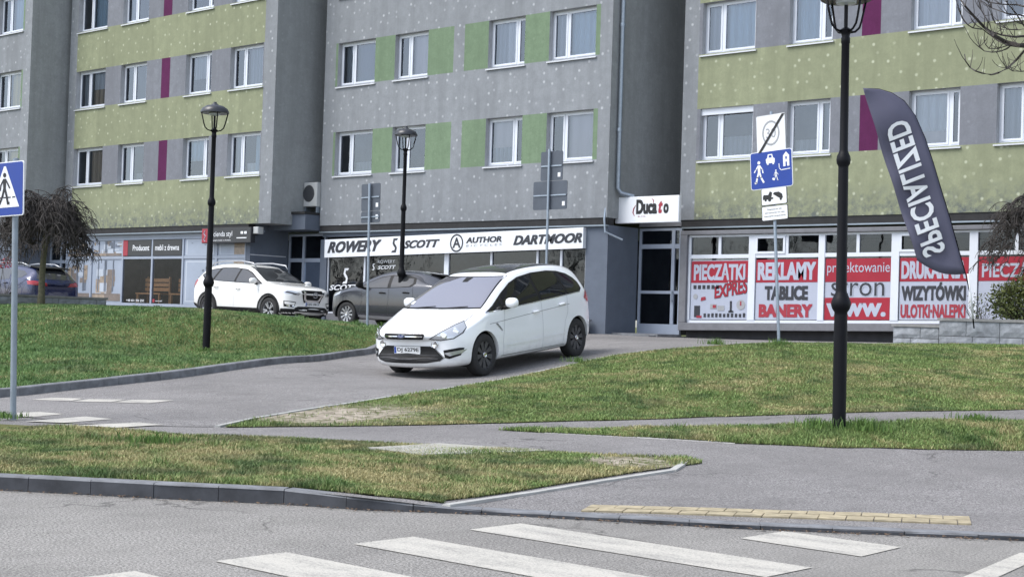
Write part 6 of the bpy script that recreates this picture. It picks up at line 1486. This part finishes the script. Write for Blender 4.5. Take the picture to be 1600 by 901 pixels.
# the tree whose drooping boughs hang into the upper right corner
def P_(px, py, D):      # point on a sight line at a given distance, used to hang the measured boughs in space
    return CAM+(fw+r2*((px-800)/2300)-u2*((py-450.5)/2300))*D
tr = Vector((-7.3, -10.5, .45)); r = random.Random(5)
tt = thing('overhanging_tree', tr, 'bare tree beyond the right edge, its thin boughs drooping into the corner', 'tree')
tp = [tr+Vector((0, 0, -.3)), tr+Vector((.05, 0, 1.5)), tr+Vector((0, .08, 3.2)), tr+Vector((-.05, .1, 4.6))]
MB().tube(tp, [.2, .16, .14, .11], 12).build('trunk', 'bark', tt, smooth=True)
mb = MB(); top_ = tp[-1]
boughs = [([(1610, 70), (1592, 71), (1570, 65), (1553, 55), (1538, 43), (1522, 26), (1508, 10), (1497, -6)], .030, 19.4), ([(1610, 74), (1590, 73), (1575, 71), (1558, 63), (1543, 52), (1533, 44)], .016, 19.6), ([(1610, 56), (1585, 58), (1565, 55), (1550, 50), (1540, 44)], .018, 19.3),
 ([(1615, 68), (1600, 80), (1588, 94), (1574, 107), (1560, 114), (1549, 117), (1536, 115), (1524, 111), (1516, 106), (1509, 96), (1507, 85)], .017, 19.0), ([(1615, 30), (1595, 24), (1575, 22), (1550, 13), (1525, -4)], .013, 20.1), ([(1615, 14), (1590, 8), (1565, 7), (1545, 4), (1530, -5)], .014, 20.3), ([(1610, 50), (1598, 38), (1588, 22), (1574, 5), (1566, -8)], .014, 19.8),
 ([(1578, 73), (1565, 80), (1550, 82), (1538, 80), (1530, 74)], .009, 19.2), ([(1578, 70), (1560, 76), (1545, 76), (1540, 70), (1538, 66)], .008, 19.3), ([(1534, 46), (1520, 44), (1512, 39), (1505, 30), (1502, 23)], .009, 19.4), ([(1543, 45), (1544, 34), (1538, 24), (1532, 15), (1530, 5)], .009, 19.5), ([(1608, 110), (1596, 112), (1582, 111), (1574, 106)], .008, 19.1), ([(1605, 45), (1590, 47), (1575, 46), (1568, 43), (1556, 37), (1552, 32)], .009, 19.7)]
ends = []
for pts, r0, D in boughs:
    Q = [P_(x, y, D+.5*sin(i*.9+x)) for i, (x, y) in enumerate(pts)]
    mb.tube(Q, taper(r0, max(.005, r0*.35), len(Q)), 6, False); ends.append((Q, r0))
    if pts[0][0] >= 1605:
        a = Q[0]; m1 = a.lerp(top_, .45)+Vector((0, 0, .5)); mb.tube([top_, m1, a], [.07, .045, r0], 7, False)
    for _ in range(9):
        i = r.randint(1, len(Q)-1); q = Q[i]; dd = (Q[i]-Q[i-1]).normalized()
        mb.tube(curve_pts(q, dd*.7+Vector((r.gauss(0, .6), r.gauss(0, .6), r.uniform(-.2, 1.0))), r.uniform(.12, .36), 4, (0, 0, .9), .12, r), taper(.0055, .003, 5), 4, False)
for k in range(5):
    a = 2*pi*k/5; grow(mb, top_, (cos(a)*.8+.5, sin(a)*.8+.1, 1.2), 1.7, .06, 4, r)
mb.build('crown', 'bark', tt)
for i, (x, y, s) in enumerate(((-36, -27, 21), (-42, -24.0, 22), (-49, -27, 23), (-58, -25, 24), (-66, -29, 26), (-54, -36, 27), (-30, -40, 25))):
    bare_tree((x, y, base_z(np.array([x*1.0]), np.array([y*1.0]))[0]), ('first', 'second', 'third', 'fourth', 'fifth', 'set back sixth', 'set back seventh')[i]+' bare roadside tree from the right, only a reflection in shop panes', s, 2.6, 5)
def leaf_cloud(name, parent, n, c, rad, mat, seed, size=.035, local=True, shell=.55):
    r = np.random.default_rng(seed); d = r.normal(size=(n, 3)); d /= np.linalg.norm(d, axis=1)[:, None]
    lump = 1+.16*np.sin(d[:, 0]*5+seed)*np.cos(d[:, 2]*4)+.10*np.sin(d[:, 1]*9+d[:, 2]*7)
    rr = (shell+(1-shell)*r.random(n)**.6)*lump; P = np.array(c)+d*rr[:, None]*np.array(rad)
    a = r.normal(size=(n, 3)); a /= np.linalg.norm(a, axis=1)[:, None]; b = np.cross(a, r.normal(size=(n, 3))); b /= np.linalg.norm(b, axis=1)[:, None]
    s = size*r.uniform(.6, 1.3, n)[:, None]
    V = np.stack([P-a*s, P-b*s*.45, P+a*s, P+b*s*.45], 1).reshape(-1, 3); F = [(4*i, 4*i+1, 4*i+2, 4*i+3) for i in range(n)]
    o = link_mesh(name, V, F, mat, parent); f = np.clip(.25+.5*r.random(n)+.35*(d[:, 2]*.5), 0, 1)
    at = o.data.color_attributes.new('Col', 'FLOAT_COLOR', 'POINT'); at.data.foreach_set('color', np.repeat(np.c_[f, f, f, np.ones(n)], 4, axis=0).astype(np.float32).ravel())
    return o
bu = thing('evergreen_bush', (BUSH[0], BUSH[1]+.45, 1.6), 'dense dark evergreen bush in the stone planter at the right edge', 'bush')
mb = MB(); r = random.Random(2)
for k in range(60):
    a = r.uniform(0, 2*pi); mb.tube(curve_pts((0, 0, 0), (cos(a)*.8, sin(a)*.8, r.uniform(.4, 1.4)), r.uniform(.7, 1.15), 5, (0, 0, .3), .12, r), taper(.012, .004, 6), 4, False)
mb.build('stems', 'bark', bu, local=True)
leaf_cloud('foliage', bu, 5200, (0, 0, .58), (.74, .6, .58), 'bush_leaf', 4, .04, shell=.35)
for (x, y, z, h, sd, lb) in ((-13.55, -.05, 1.6, .75, 5, 'thin leafless twigs sprouting beside the evergreen bush'),):
    tw = thing('twiggy_shrub', (x, y, z), lb, 'shrub'); mb = MB(); r = random.Random(sd)
    for k in range(26):
        a = r.uniform(0, 2*pi); mb.tube(curve_pts((r.gauss(0, .08), r.gauss(0, .08), -.05), (cos(a)*.5, sin(a)*.5, 1), h*r.uniform(.5, 1), 5, (0, 0, .2), .14, r), taper(.006, .003, 6), 4, False)
    mb.build('stems', 'bark', tw, local=True); leaf_cloud('foliage', tw, 160, (0, 0, .45), (.3, .25, .35), 'bush_leaf', 8, .03, shell=.2)
flat_mat('red_leaf', srgb(150, 40, 52), .6, 0, .3, 30.)
rs = thing('young_shrub', (-33.3, -11.9, 1.45), 'thin young shrub with a few red leaves in front of the blue car', 'shrub'); mb = MB(); r = random.Random(12)
for k in range(16):
    a = r.uniform(0, 2*pi); mb.tube(curve_pts((r.gauss(0, .1), r.gauss(0, .1), -.05), (cos(a)*.45, sin(a)*.45, 1), r.uniform(.5, 1.2), 5, (0, 0, .2), .16, r), taper(.007, .003, 6), 4, False)
mb.build('stems', 'bark', rs, local=True); o = leaf_cloud('foliage', rs, 60, (0, 0, 1.0), (.22, .2, .14), 'red_leaf', 3, .04, shell=.1)
